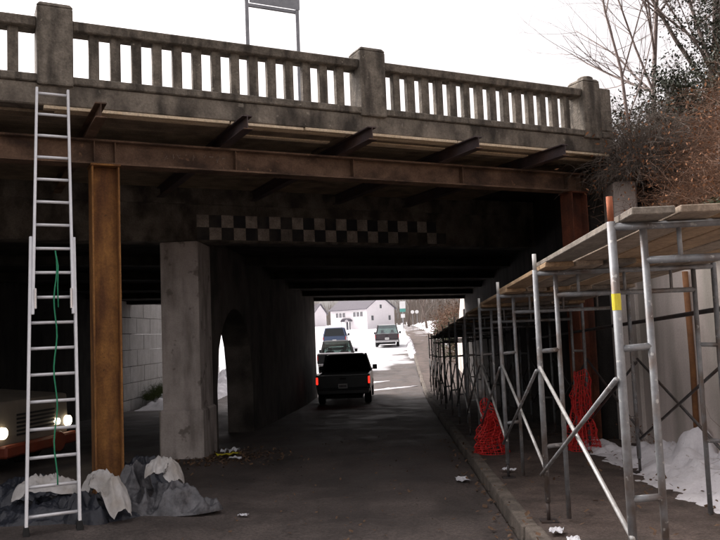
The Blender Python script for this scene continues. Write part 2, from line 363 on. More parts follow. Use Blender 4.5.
# raised dirt shoulder round the left column
m = MB(); N = 26; cx, cy = -3.6, 8.3
for j in range(N + 1):
    for i in range(N + 1):
        x = cx + (i / N - .5) * 5.6; yy = cy + (j / N - .5) * 5.4
        r = math.hypot((x - cx) / 2.8, (yy - cy) / 2.7)
        m.v.append((x, yy, g(yy) - .03 + .14 * (1 - sstep(.35, 1.0, r)) + .025 * noise.noise(Vector((x * 2.2, yy * 2.2, 0))) * (1 - sstep(.7, 1, r))))
m.f = [(j * (N + 1) + i, j * (N + 1) + i + 1, (j + 1) * (N + 1) + i + 1, (j + 1) * (N + 1) + i) for j in range(N) for i in range(N)]
tag(m.build('dirt_shoulder', 'asphalt', smooth=True), kind='structure')
def shoulder(x, y):
    r = math.hypot((x - cx) / 2.8, (y - cy) / 2.7)
    return max(g(y), g(y) - .03 + .14 * (1 - sstep(.35, 1.0, r)))

# ------------------------------------------------------------------ the overpass: local frame a (along the span), b (away), z
BO = Vector((-3.387, 9.096, 0)); BANG = R(29.2)
bu = Vector((math.cos(BANG), math.sin(BANG), 0)); bv = Vector((-bu.y, bu.x, 0))
def bw(a, b, z): return BO + bu * a + bv * b + Vector((0, 0, z))
def to_local(x, y):
    d = Vector((x, y, 0)) - BO; return d.dot(bu), d.dot(bv)
SH = bu.y / bu.x                     # the abutments run along the road, skew to the span
bridge = thing('road_bridge', 'weathered concrete road bridge with open balustrade crossing over the street', 'bridge', BO, BANG)
BF, BB = -0.5, 20.6                  # front fascia and far face
A0, A1 = -9.0, 7.62                  # span ends at the fascia
ZB, ZT = 4.29, 4.64
def sheared(a0, a1, b0, b1):
    return [(a0 + (b0 - BF) * SH, b0), (a1 + (b0 - BF) * SH, b0), (a1 + (b1 - BF) * SH, b1), (a0 + (b1 - BF) * SH, b1)]
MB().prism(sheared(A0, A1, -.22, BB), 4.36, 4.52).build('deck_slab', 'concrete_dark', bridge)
m = MB().prism([(-.5, ZB), (-.2, ZB), (-.2, 4.5), (-.24, ZT - .02), (-.50, ZT - .10)], A0, A1, 'x')
m.build('fascia', 'concrete', bridge, bevel=.015)
m = MB().prism([(-.53, ZT - .10), (-.22, ZT - .10), (-.22, ZT), (-.53, ZT - .01)], A0, A1, 'x'); m.build('ledge', 'concrete_rail', bridge, bevel=.012)
RT = 5.30
posts = [-8.35, -4.47, -0.6, 3.36, 7.17]
for i, a in enumerate(posts):
    hw = .19 if i < 4 else .17
    p = MB().box(a - hw, a + hw, -.555, -.20, ZT - .13, 5.40).build('post', 'concrete_rail', bridge, bevel=.025, seg=2)
    MB().hexa([(a - hw - .004, -.559, 5.40), (a + hw + .004, -.559, 5.40), (a + hw + .004, -.196, 5.40), (a - hw - .004, -.196, 5.40),
               (a - hw + .03, -.53, 5.45), (a + hw - .03, -.53, 5.45), (a + hw - .03, -.23, 5.45), (a - hw + .03, -.23, 5.45)]).build('cap', 'concrete_rail', p, bevel=.01)
bal = MB().prism([(-.058, -.06), (.058, -.06), (.058, .03), (.045, .045), (-.045, .045), (-.058, .03)], ZT - .005, RT - .12, 'z')
bal_me = None
for i in range(4):
    a0, a1 = posts[i] + .19, posts[i + 1] - (.19 if i < 3 else .17)
    MB().prism([(-.50, RT - .13), (-.24, RT - .13), (-.22, RT - .03), (-.30, RT), (-.45, RT), (-.525, RT - .03)], a0, a1, 'x').build('handrail', 'concrete_rail', bridge, bevel=.01)
    n = 14; sp = (a1 - a0) / 15
    for k in range(n):
        aa = a0 + sp * (k + 1)
        if bal_me is None:
            o = bal.build('baluster', 'concrete_rail', bridge, bevel=.008); bal_me = o.data
        else: o = link('baluster', bal_me, bridge)
        o.location = (aa, -.365, 0); o.scale = (random.uniform(.94, 1.06), 1, 1)
# corner block and round shaft at the right end of the balustrade
MB().box(7.36, 7.62, -.50, -.16, ZT, 5.34).build('end_block', 'concrete_rail', bridge, bevel=.02)
MB().poly([(7.22, -.37, 5.42), (7.22, -.37, 5.5), (7.22, -.37, 5.52)], [.12, .12, .09], 14).build('post_knob', 'concrete_rail', bridge, smooth=False)
# girder with the clearance marking
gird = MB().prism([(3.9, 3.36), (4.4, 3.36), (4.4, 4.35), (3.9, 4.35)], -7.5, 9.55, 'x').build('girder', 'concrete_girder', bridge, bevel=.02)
MB().box(-7.5, 9.5, 3.84, 3.897, 4.02, 4.34).build('girder_ledge', 'concrete_girder', gird, bevel=.01)
sq = .2235; wm = bm_ = None; a_c = 2.12
for k in range(23):
    for r in range(2):
        white = (k + r) % 2 == 1
        z0 = 3.40 + r * sq
        if k > 18 and random.random() < .35: continue
        src = wm if white else bm_
        if src is None:
            o = MB().box(.003, sq - .003, -.006, .004, .003, sq - .003).build('painted_square', 'check_white' if white else 'check_black', gird)
            if white: wm = o.data
            else: bm_ = o.data
        else: o = link('painted_square', src, gird)
        o.location = (a_c + k * sq, 3.9, z0)
# soffit slab behind the girder, far lintel
m = MB(); p = sheared(A0 + .5, A1 + .3, 4.4, 20.1)
k = [(q[0], q[1], z) for q, z in zip(p, (3.55, 3.55, 3.2, 3.2))] + [(q[0], q[1], 4.356) for q in p]
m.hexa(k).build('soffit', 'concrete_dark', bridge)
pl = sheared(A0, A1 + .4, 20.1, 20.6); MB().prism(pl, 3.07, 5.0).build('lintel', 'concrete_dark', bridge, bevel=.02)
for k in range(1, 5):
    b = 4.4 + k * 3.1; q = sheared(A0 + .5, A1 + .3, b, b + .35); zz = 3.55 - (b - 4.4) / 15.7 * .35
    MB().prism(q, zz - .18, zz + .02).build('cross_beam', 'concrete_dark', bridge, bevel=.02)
# far parapet on the other side of the deck
MB().prism(sheared(A0, A1, 20.3, 20.6), 5.004, 5.4).build('far_parapet', 'concrete_rail', bridge, bevel=.02)
# pier: arcade wall along the road, built in world axes and then carried by the bridge
binv = (Matrix.Translation(BO) @ Matrix.Rotation(BANG, 4, 'Z')).inverted()
def world_part(mb, name, m_, parent=bridge, **kw):
    mb.v = [tuple(binv @ Vector(p)) for p in mb.v]; return mb.build(name, m_, parent, **kw)
PY0, PY1 = 13.65, 32.3
arches = [(14.65, 18.2)]
def arch_top(t):       # t in 0..1 across the opening, a slightly pointed arch
    s = abs(2 * t - 1); return 1.15 + 1.55 * math.sqrt(max(0, 1 - s ** 2.0))
pier_top = lambda y: 3.6 - .15 * (y - PY0) / 18
def arcade():
    m = MB(); NS = 16
    cols = []            # (y, z_low)
    def slab(y0, y1, z00, z01):
        m.hexa([(PIER_L, y0, z00), (PIER_R, y0, z00), (PIER_R, y1, z01), (PIER_L, y1, z01),
                (PIER_L, y0, pier_top(y0)), (PIER_R, y0, pier_top(y0)), (PIER_R, y1, pier_top(y1)), (PIER_L, y1, pier_top(y1))])
    prev = PY0 + .003
    for (y0, y1) in arches:
        slab(prev, y0, g(prev) - .4, g(y0) - .4)
        for k in range(NS):
            ya, yb = y0 + (y1 - y0) * k / NS, y0 + (y1 - y0) * (k + 1) / NS
            base = g((y0 + y1) / 2)
            slab(ya, yb, base + arch_top(k / NS), base + arch_top((k + 1) / NS))
        prev = y1
    slab(prev, PY1, g(prev) - .4, g(PY1) - .4)
    bm = bmesh.new()
    for p in m.v: bm.verts.new(p)
    bm.verts.ensure_lookup_table()
    for fc in m.f: bm.faces.new([bm.verts[i] for i in fc])
    bmesh.ops.remove_doubles(bm, verts=bm.verts, dist=1e-4)
    seen = {}
    dele = [fc for fc in bm.faces if False]
    keyed = {}
    for fc in bm.faces: keyed.setdefault(tuple(sorted(v.index for v in fc.verts)), []).append(fc)
    bm.verts.index_update()
    keyed = {}
    for fc in bm.faces: keyed.setdefault(tuple(sorted(v.index for v in fc.verts)), []).append(fc)
    dead = [fc for lst in keyed.values() if len(lst) > 1 for fc in lst]
    bmesh.ops.delete(bm, geom=dead, context='FACES_ONLY')
    bm.verts.index_update(); out = MB()
    out.v = [tuple(v.co) for v in bm.verts]; out.f = [tuple(v.index for v in fc.verts) for fc in bm.faces]; bm.free()
    return out
pier = world_part(arcade(), 'pier_wall', 'pier_dark')
m = MB().box(PIER_L - .03, PIER_R + .03, PY0 - .35, PY0 + .55, -.8, 3.355)
world_part(m, 'pier_column', 'pier_paint', bevel=.03, seg=2)
m = MB().box(PIER_L - .08, PIER_R + .07, PY0 - .41, PY0 + .6, -.8, .50); world_part(m, 'pier_plinth', 'pier_paint', bevel=.03)
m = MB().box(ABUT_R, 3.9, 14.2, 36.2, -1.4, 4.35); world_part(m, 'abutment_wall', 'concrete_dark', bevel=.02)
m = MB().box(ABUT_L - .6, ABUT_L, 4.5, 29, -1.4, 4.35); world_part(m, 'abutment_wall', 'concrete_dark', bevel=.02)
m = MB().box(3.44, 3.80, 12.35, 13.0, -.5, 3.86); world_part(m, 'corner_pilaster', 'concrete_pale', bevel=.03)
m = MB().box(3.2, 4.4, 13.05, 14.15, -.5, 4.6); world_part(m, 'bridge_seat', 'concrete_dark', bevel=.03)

# ------------------------------------------------------------------ walls beside the street
rw = thing('retaining_wall', 'pale stained concrete retaining wall beside the pavement, ivy hanging over its top', 'wall', (WALL_X, 0, 0))
y = -6.0
for k in range(8):
    y1 = y + 2.27
    MB().box(0, .26, y, y1 - .012, g(y) - .5, 2.88 + .01 * (k % 2)).build('wall_panel', 'concrete_pale', rw, bevel=.012)
    if k > 2: MB().box(-.05, .1, y1 - .14, y1 + .12, g(y) - .4, 2.80).build('rib', 'concrete_pale', rw, bevel=.015)
    y = y1
o = MB().poly([(3.5, 9.75, g(9.75) + .05), (3.52, 9.76, 1.2), (3.5, 9.74, 2.25)], .035, 10).build('drain_pipe', 'pipe_rust', smooth=True)
tag(o, 'thin rusty brown pipe standing against the pale retaining wall', 'pipe')
fw = thing('far_wing_wall', 'white concrete wing wall beyond the tunnel on the pavement side', 'wall', (3.1, 36.5, 0))
MB().box(0, .3, 0, 2.2, -1.2, 3.6).build('wall_panel', 'concrete_pale', fw, bevel=.02)
MB().hexa([(0, 2.21, -1.2), (.3, 2.21, -1.2), (.3, 6, -1.2), (0, 6, -1.2), (0, 2.21, 3.4), (.3, 2.21, 3.4), (.3, 6, 1.0), (0, 6, 1.0)]).build('wall_panel', 'concrete_pale', fw, bevel=.02)
bwll = thing('block_wall', 'pale grey block wall outside the far end of the left tunnel', 'wall', (-9.9, 27.2, 0))
row = 0; z = -1.0
while z < 4.2:
    y = 0 if row % 2 == 0 else -.8
    while y < 16:
        ya, yb = max(0, y), min(16, y + 1.58)
        if yb - ya > .1:
            MB().box(-.3, random.uniform(0, .012), ya, yb, z, z + .585).build('block', 'wall_block', bwll, bevel=.01)
        y += 1.6
    z += .6; row += 1

# ------------------------------------------------------------------ steel and timber propping under the fascia
def ibeam(L0, L1, w, h, t=.016, axis='x', z0=0, tw=.012):
    """I section swept along axis; flanges horizontal"""
    p = [(-w / 2, z0), (w / 2, z0), (w / 2, z0 + t), (tw / 2, z0 + t), (tw / 2, z0 + h - t), (w / 2, z0 + h - t), (w / 2, z0 + h), (-w / 2, z0 + h), (-w / 2, z0 + h - t), (-tw / 2, z0 + h - t), (-tw / 2, z0 + t), (-w / 2, z0 + t)]
    return MB().prism(p, L0, L1, axis)
beam = thing('steel_beam', 'long rusty brown steel beam laid across the two columns under the fascia', 'beam', BO, BANG)
ibeam(-7.5, 7.75, .24, .30, .022, 'x', 3.78).build('beam_body', 'rust_beam', beam).location = (0, .12, 0)
for a in (-4.2, -.12, .12, 1.62, 3.3, 5.1, 7.1, 7.35):
    MB().box(a - .006, a + .006, .02, .114, 3.803, 4.057).build('stiffener', 'rust_beam', beam)
m = MB(); rr = random.Random(3); cxx = .72
for k in range(9):     # rubbed chalk figures on the web
    ww = rr.uniform(.05, .08); pts = [(cxx + rr.uniform(0, ww), .105, 3.90 + rr.uniform(0, .09)) for _ in range(4)]
    m.poly(pts, .005, 4); cxx += ww + (.05 if k in (3, 4) else .02)
m.build('chalk_mark', 'chalk', beam)
def hcolumn(a, mname, label):
    c = thing('steel_column', label, 'column', bw(a, .12, 0), BANG)
    gz = g(c.location.y) - .05
    for s in (-1, 1): MB().box(s * .15 - .011, s * .15 + .011, -.14, .14, gz, 3.755).build('flange', mname, c, bevel=.004)
    MB().box(-.138, .138, -.008, .008, gz, 3.755).build('web', mname, c)
    MB().box(-.17, .17, -.16, .16, 3.757, 3.778).build('cap_plate', mname, c)
    MB().box(-.2, .2, -.2, .2, gz - .02, gz + .12).build('base_plate', mname, c)
    return c
hcolumn(0, 'rust_orange', 'orange rusted steel column standing in a heap of tarpaulins')
hcolumn(7.28, 'rust_red', 'dark red rusted steel column behind the scaffold by the retaining wall')
joist_x = [-5.1, -3.45, -1.82, -.18, 1.46, 3.1, 4.72, 6.22]
jl = {3: 'short rust brown steel joist end jutting out beside the ladder top', 4: 'dark steel joist jutting out below the sign frame',
      5: 'dark steel joist jutting out below the middle balustrade post', 6: 'dark steel joist jutting out between the middle post and the end post',
      7: 'dark steel joist jutting out nearest to the end post of the balustrade', 0: 'steel joist far along the beam beyond the ladder, third from it', 1: 'steel joist beyond the ladder, second from it', 2: 'steel joist beyond the ladder, next to it'}
for i, a in enumerate(joist_x):
    j = thing('steel_joist', jl[i], 'joist', bw(a, 0, 0), BANG, 'steel joists under the fascia')
    ln = -0.95 if i != 3 else -.93
    ibeam(ln, 3.7, .12, .168, .014, 'y', 4.081, .01).build('joist_body', 'joist_steel' if i != 3 else 'rust_beam', j)
    MB().box(-.05, .05, ln - .006, ln - .001, 4.082, 4.095).build('end_mark', 'rust_beam', j)
form = thing('formwork_deck', 'wooden formwork boards laid on the steel joists under the bridge edge', 'formwork', BO, BANG)
b = -.315; k = 0
while b < 3.6:
    wd = random.uniform(.17, .22)
    for a0, a1 in ((-8.2, -1.9), (-1.88, 2.9), (2.92, 7.6)):
        jt = random.uniform(-.06, .06)
        MB().box(a0 + (jt if a0 > -8 else 0), a1 + (jt if a1 < 7 else 0) - .005, b, b + wd - .012, 4.2505, 4.285 + random.uniform(-.006, .002)).build('board', 'form_wood', form)
    b += wd
for (a0, a1, b0, b1, z0, z1) in ((-.72, 1.38, -.515, -.42, 4.2505, 4.286), (-.60, 1.39, -.412, -.33, 4.2505, 4.284), (1.40, 2.35, -.51, -.42, 4.2505, 4.284), (1.41, 3.0, -.412, -.33, 4.2505, 4.284), (2.37, 4.66, -.525, -.43, 4.2505, 4.288),
                                 (3.02, 4.9, -.42, -.33, 4.2505, 4.28), (4.68, 6.5, -.52, -.44, 4.2505, 4.287), (4.92, 6.9, -.43, -.33, 4.2505, 4.28), (6.52, 7.5, -.51, -.43, 4.2505, 4.285),
                                 (3.18, 4.64, -.24, -.08, 4.232, 4.2498), (1.54, 2.9, -.10, .0, 4.232, 4.2498), (4.80, 6.14, -.22, -.09, 4.232, 4.2498), (6.30, 7.4, -.26, -.16, 4.232, 4.2498)):
    MB().box(a0, a1, b0, b1, z0, z1).build('new_board', 'new_wood', form, bevel=.004)

# ------------------------------------------------------------------ sign frame on the deck
sg = thing('sign_frame', 'grey sign panel on two thin posts rising behind the balustrade', 'sign', bw(2.62, 1.2, 4.52), BANG)
for s in (-.40, .40): MB().box(s - .028, s + .028, -.028, .028, 0, 2.9).build('post', 'sign_back', sg)
MB().box(-.36, .44, -.035, -.03 + .0, 2.07, 3.1).build('panel', 'sign_back', sg)
MB().box(-.372, .372, -.02, .02, 2.02, 2.065).build('crossbar', 'sign_back', sg)

# ------------------------------------------------------------------ ladder leaning on the fascia
lad = thing('extension_ladder', 'tall aluminium extension ladder leaning against the concrete fascia', 'ladder', bw(-.78, -1.85, 0), BANG)
base_z = shoulder(lad.location.x, lad.location.y) - .005
TOP = (0.14, 1.28, 4.44)              # rel a, b, z of the top
def lp(t, side, off=0.0):             # t 0..1 along the ladder
    return Vector((TOP[0] * t + side, TOP[1] * t - off, base_z + .03 + (TOP[2] - base_z - .03) * t))
def bar(m, p, q, wx, wy):
    m.hexa([(p.x - wx, p.y - wy, p.z), (p.x + wx, p.y - wy, p.z), (p.x + wx, p.y + wy, p.z), (p.x - wx, p.y + wy, p.z),
            (q.x - wx, q.y - wy, q.z), (q.x + wx, q.y - wy, q.z), (q.x + wx, q.y + wy, q.z), (q.x - wx, q.y + wy, q.z)])
for s in (-1, 1):
    m = MB(); bar(m, lp(0, s * .225), lp(.62, s * .205), .014, .035); o = m.build('base_rail', 'aluminium', lad, bevel=.004)
    m = MB(); bar(m, lp(.44, s * .185, .05), lp(1, s * .158, .05), .013, .033); m.build('fly_rail', 'aluminium', lad, bevel=.004)
    m = MB(); p = lp(0, s * .225); m.hexa([(p.x - .03, p.y - .06, p.z - .035), (p.x + .03, p.y - .06, p.z - .035), (p.x + .03, p.y + .06, p.z - .03), (p.x - .03, p.y + .06, p.z - .03),
              (p.x - .02, p.y - .04, p.z + .05), (p.x + .02, p.y - .04, p.z + .05), (p.x + .02, p.y + .04, p.z + .05), (p.x - .02, p.y + .04, p.z + .05)]); m.build('foot', 'rubber', lad, bevel=.006)
    p = lp(.475, s * .165, .09); MB().box(p.x - .012, p.x + .012, p.y - .02, p.y + .03, p.z - .10, p.z + .10).build('rung_lock', 'chrome', lad, bevel=.004)
nr = 18
for k in range(nr):
    t = .028 + (.985 - .028) * k / (nr - 1)
    fly = t > .45
    hw = (.185 - .027 * (t - .44) / .56) if fly else (.225 - .02 * t / .62)
    off = .05 if fly else 0
    MB().poly([lp(t, -hw, off), lp(t, hw, off)], .0155, 8).build('rung', 'aluminium', lad, smooth=True)
m = MB(); pts = []
for k in range(24):
    t = .585 - .50 * k / 23; pts.append(lp(t, .02 + .015 * math.sin(k * .9), .075 if t > .44 else .045))
m.poly(pts, .007, 5); m.poly([lp(.585, .02, .075), lp(.55, .045, .08), lp(.50, .04, .08), lp(.455, .045, .08)], .006, 5)
m.build('rope', 'rope_green', lad, smooth=True)

# ------------------------------------------------------------------ scaffold over the pavement
SX, FW, FH, BAY, SY0, NF = 1.20, 1.50, 2.085, 2.48, 4.36, 12
def walk(y): return g(y) + .118
def scaffold_frame(first):
    f = thing('scaffold_frame', 'x', 'scaffold', (0, 0, 0), 0, 'scaffold frames over the pavement')
    tube = lambda pts, r, nm, m_='galvanised', par=f: MB().poly(pts, r, 10).build(nm, m_, par, smooth=True)
    for s, x0, x1 in ((0, 0, .17), (1, FW, FW - .17)):
        leg = tube([(x0, 0, .16), (x0, 0, FH + .03)], .0235, 'outer_leg')
        tube([(x0, 0, FH + .032), (x0, 0, FH + .17)], .0175, 'coupling_pin', 'pin_rust' if first and s == 0 else 'pin_white', leg)
        tube([(x0, 0, .015), (x0, 0, .158)], .016, 'screw_jack', 'dark_tube', leg)
        MB().box(x0 - .07, x0 + .07, -.07, .07, 0, .012).build('base_plate', 'dark_tube', leg)
        tube([(x1, 0, .02), (x1, 0, FH - .016)], .020, 'inner_leg')
        for z in (.62, 1.42): tube([(x0, 0, z), (x1, 0, z + .01)], .019, 'rung')
        if s == 0 and first: MB().poly([(x0, 0, 1.63), (x0, 0, 1.72)], .0245, 10).build('tape_band', 'yellow_tape', leg)
    tube([(0, 0, FH - .0), (FW, 0, FH - .0)], .0215, 'header_bar')
    tube([(.17, 0, FH - .19), (FW - .17, 0, FH - .19)], .0215, 'header_bar')
    for x in (.36, .75, 1.14): tube([(x, 0, FH - .19), (x, 0, FH)], .013, 'header_post')
    return f
fA = scaffold_frame(True); fB = scaffold_frame(False)
for k in range(NF):
    f = fA if k == 0 else (fB if k == 1 else copy_tree(fB))
    yy = SY0 + BAY * k
    f.location = (SX + random.uniform(-.012, .012), yy, walk(yy)); f.rotation_euler = (0, random.uniform(-.004, .004), random.uniform(-.02, .02))
    f['label'] = ('galvanised scaffold frame with a rusty pin at the open end of the covered walk' if k == 0 else
                  'galvanised scaffold frame, %s from the open end of the covered walk' % ORD[k])
for side in (0, 1):
    for k in range(NF - 1):
        y0, y1 = SY0 + BAY * k, SY0 + BAY * (k + 1); x = SX + (-.03 if side == 0 else FW + .03)
        br = thing('cross_brace', 'crossed scaffold braces on the %s side of the %s bay from the open end' % (('kerb', 'wall')[side], ORD[k]), 'brace', (x, y0, walk(y0)), 0, 'scaffold cross braces')
        dz = walk(y1) - walk(y0); off = .016
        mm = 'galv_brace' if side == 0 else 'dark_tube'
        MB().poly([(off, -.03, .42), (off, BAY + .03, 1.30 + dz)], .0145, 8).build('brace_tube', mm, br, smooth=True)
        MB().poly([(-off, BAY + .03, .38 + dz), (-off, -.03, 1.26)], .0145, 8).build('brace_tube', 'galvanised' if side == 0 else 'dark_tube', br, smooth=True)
for k in range(NF - 1):
    y0, y1 = SY0 + BAY * k - .30, SY0 + BAY * (k + 1) + .28
    if k == 0: y0 = SY0 - .26
    for i in range(6):
        w = .228 + random.uniform(-.006, .006); x0 = SX + .03 + i * .246
        a, b = y0 + random.uniform(-.06, .06), y1 + random.uniform(-.08, .08)
        if k == 0: a = y0 + random.uniform(-.015, .02)
        zt = FH + .026
        # each plank rests on the header in front and on the next bay's plank behind
        za = walk(y0 + .28) + zt + (.0 if k == 0 else .0) ; zb = walk(y1 - .28) + zt + .042
        sl = (zb - za) / BAY
        z_a = za + sl * (a - (SY0 + BAY * k)); z_b = za + sl * (b - (SY0 + BAY * k))
        tw = random.uniform(-.006, .006); sk = random.uniform(-.018, .018)
        m = MB().hexa([(x0, a, z_a), (x0 + w, a, z_a), (x0 + w + sk, b, z_b), (x0 + sk, b, z_b), (x0, a, z_a + .04), (x0 + w, a, z_a + .04), (x0 + w + sk, b, z_b + .04), (x0 + sk, b, z_b + .04)])
        mn = random.choice(['plank', 'plank', 'plank_grey', 'plank_new']) if k else ('plank_grey', 'plank', 'plank_new', 'plank_new', 'plank', 'plank_new')[i]
        o = m.build('deck_plank', mn, bevel=.005)
        tag(o, 'wooden deck plank in the %s bay from the open end, %s from the kerb' % (ORD[k], ORD[i]), 'plank', 'planks of the scaffold deck')
# ledger tube along the wall side
for k, (z, yA, yB) in enumerate(((1.72, 6.6, 16.5),)):
    o = MB().poly([(SX + FW + .05, yA, walk(yA) + z), (SX + FW + .05, yB, walk(yB) + z)], .022, 8).build('ledger_tube', 'dark_tube', smooth=True)
    tag(o, 'long dark scaffold tube running along the wall side under the planks', 'tube')

# ------------------------------------------------------------------ red plastic safety netting
def net(loc, w, h, turns, seed, label, tilt=0.0):
    rr = random.Random(seed); m = MB()
    NU, NV = 34, 15
    def P(i, j):
        u_, v_ = i / NU, j / NV
        ang = u_ * turns * 2 * math.pi + .5 * noise.noise(Vector((u_ * 3, v_ * 2.5, seed)))
        fold = noise.noise(Vector((u_ * 9, v_ * 3.5, seed)))
        r = w * (.16 + .34 * (1 - v_) ** 1.3 + .22 * fold + .12 * noise.noise(Vector((u_ * 22, v_ * 9, seed))))
        top = h * (.55 + .5 * abs(noise.noise(Vector((u_ * 4.3, 2, seed)))) + .35 * math.exp(-((u_ - .3) * 5) ** 2))
        z = top * v_ ** (1.0 + .5 * noise.noise(Vector((u_ * 6, 4, seed)))) + .03 * noise.noise(Vector((u_ * 18, v_ * 8, seed + 5))) * v_
        return Vector((math.cos(ang) * r, math.sin(ang) * r * .8, max(.01, z)))
    for j in range(NV + 1):
        m.poly([P(i, j) for i in range(NU + 1)], .006, 3, cap=False)
    for i in range(NU + 1):
        m.poly([P(i, j) for j in range(NV + 1)], .006, 3, cap=False)
    o = m.build('safety_netting', 'net_red', loc=loc)
    return tag(o, label, 'netting', 'red plastic safety netting')
yD = SY0 + BAY * 3
net((SX + .06, yD - .12, walk(yD)), .50, .86, 2.2, 1.0, 'red plastic netting bundled round a scaffold leg at the kerb')
net((SX + FW - .1, yD - .1, walk(yD)), .44, 1.2, 1.7, 2.6, 'red plastic netting hung on a scaffold leg near the rusted red column')

# ------------------------------------------------------------------ tarpaulins and sacks round the left column
def heap(name, m_, x, y, rx, ry, h, seed, label, cat, rz=0.0, fold=.35, pw=.75, flat=0.0, lift=0.0, groups=None):
    m = MB(); NA, NR = 96, 30
    m.v.append((0, 0, h))
    for r in range(1, NR + 1):
        t = r / NR
        for a in range(NA):
            th = 2 * math.pi * a / NA
            jag = 1 + .22 * noise.noise(Vector((math.cos(th) * 1.6, math.sin(th) * 1.6, seed)))
            px, py = math.cos(th) * rx * t * jag, math.sin(th) * ry * t * jag
            rid = 1 - abs(noise.noise(Vector((px * 5.5 + seed, py * 5.5, seed * 1.7)))) * 2
            rid2 = 1 - abs(noise.noise(Vector((px * 12 + seed, py * 12, seed * 2.3)))) * 2
            dome = max(0.0, 1 - t ** 2.2) ** pw
            z = h * dome * (1 + fold * (rid - .6)) + .035 * rid2 * (1 - t ** 4) + .02 * noise.noise(Vector((px * 20, py * 20, seed)))
            m.v.append((px, py, max(z, .004 + .01 * (1 - t)) if t < 1 else .0))
    for a in range(NA): m.f.append((0, 1 + a, 1 + (a + 1) % NA))
    for r in range(NR - 1):
        for a in range(NA):
            b = (a + 1) % NA; i = 1 + r * NA
            m.f.append((i + a, i + NA + a, i + NA + b, i + b))
    o = m.build(name, m_, smooth=True, loc=(x, y, shoulder(x, y) - .01 + lift)); o.rotation_euler.z = rz
    return tag(o, label, cat, groups)
heap('tarpaulin', 'tarp_dark', -3.30, 7.75, .85, .42, .16, 1.0, 'dark blue tarpaulin spread between the ladder feet and the column', 'tarpaulin', .1, .9)
heap('tarpaulin', 'tarp_dark', -3.05, 7.50, .30, .16, .20, 8.1, 'black plastic bag folded under the white sack by the column', 'bag', -.35, .8)
heap('tarpaulin', 'tarp_grey', -2.42, 7.95, .52, .27, .19, 4.0, 'crumpled grey tarpaulin on the road right beside the orange column', 'tarpaulin', .12, 1.3)
heap('tarpaulin', 'tarp_grey', -2.86, 8.42, .22, .22, .33, 5.6, 'grey plastic bundle between the column and the white striped sack', 'bag', .1, .8, .55)
heap('tarpaulin', 'tarp_dark', -3.05, 9.35, .42, .28, .30, 6.0, 'dark plastic bag standing behind the orange column', 'bag', 0, .8, .6)
heap('tarpaulin', 'tarp_dark', -4.05, 8.6, .55, .35, .22, 7.0, 'dark bluish plastic heap behind the ladder', 'tarpaulin', 0, .8, .6)
def sheet_over(label, pts_w, seed, wdt, m_='sack_white', stripes=False):
    """a limp sack: a thick cloth ribbon draped along a path of world points, wrinkled"""
    m = MB(); NU, NV = 34, 16; P_ = [Vector(p) for p in pts_w]
    def path(t):
        q = t * (len(P_) - 1); i = min(len(P_) - 2, int(q)); return P_[i].lerp(P_[i + 1], sstep(0, 1, q - i) * .4 + (q - i) * .6)
    for side in (0, 1):
        for i in range(NU + 1):
            for j in range(NV + 1):
                t, w_ = i / NU, j / NV - .5
                c = path(t); d = path(min(1, t + .03)) - path(max(0, t - .03)); d.z = 0; d.normalize(); nrm = Vector((-d.y, d.x, 0))
                wr = .075 * (1 - abs(noise.noise(Vector((t * 3.2 + seed, w_ * 3.4, seed)))) * 2.4) + .03 * (1 - abs(noise.noise(Vector((t * 8, w_ * 7, seed + 4)))) * 2) + .014 * noise.noise(Vector((t * 14, w_ * 16, seed)))
                wr *= 1 - abs(2 * w_) ** 4 * .5
                wr *= 1 - abs(2 * t - 1) ** 5 * .8
                ed = 1 + .18 * noise.noise(Vector((t * 5, (1 if w_ > 0 else -1) * 3, seed)))
                p = c + nrm * w_ * wdt * ed * (1 - .35 * abs(2 * t - 1) ** 3)
                drop = -.11 * abs(2 * w_) ** 2.0 * (1 - .3 * t)
                z = c.z + drop + wr + (0 if side == 0 else -.035 * (1 - (2 * w_) ** 6) * (1 - abs(2 * t - 1) ** 6))
                m.v.append((p.x, p.y, max(z, g(p.y) + .02 - side * .004)))
    w = NV + 1; K = (NU + 1) * w
    for i in range(NU):
        for j in range(NV):
            q = (i * w + j, (i + 1) * w + j, (i + 1) * w + j + 1, i * w + j + 1); m.f.append(q); m.f.append(tuple(K + x for x in q[::-1]))
    b = [i * w for i in range(NU + 1)] + [NU * w + j for j in range(1, w)] + [i * w + NV for i in range(NU - 1, -1, -1)] + [j for j in range(NV - 1, 0, -1)]
    for x, y_ in zip(b, b[1:] + b[:1]): m.f.append((x, K + x, K + y_, y_))
    return tag(m.build('sack', m_, smooth=True), label, 'sack')
sheet_over('dirty white sheet lying behind the ladder feet', [(-3.82, 7.75, .26), (-3.6, 7.72, .33), (-3.4, 7.74, .31), (-3.2, 7.8, .24)], 2.0, .30)
sheet_over('white sack slumped against the foot of the orange column', [(-3.12, 7.72, .30), (-2.96, 7.68, .37), (-2.78, 7.56, .31), (-2.64, 7.42, .10)], 3.4, .27)
sheet_over('white striped sack lying behind the crumpled grey tarpaulin', [(-2.72, 8.35, .34), (-2.58, 8.36, .37), (-2.44, 8.34, .34), (-2.36, 8.30, .20)], 5.0, .28)

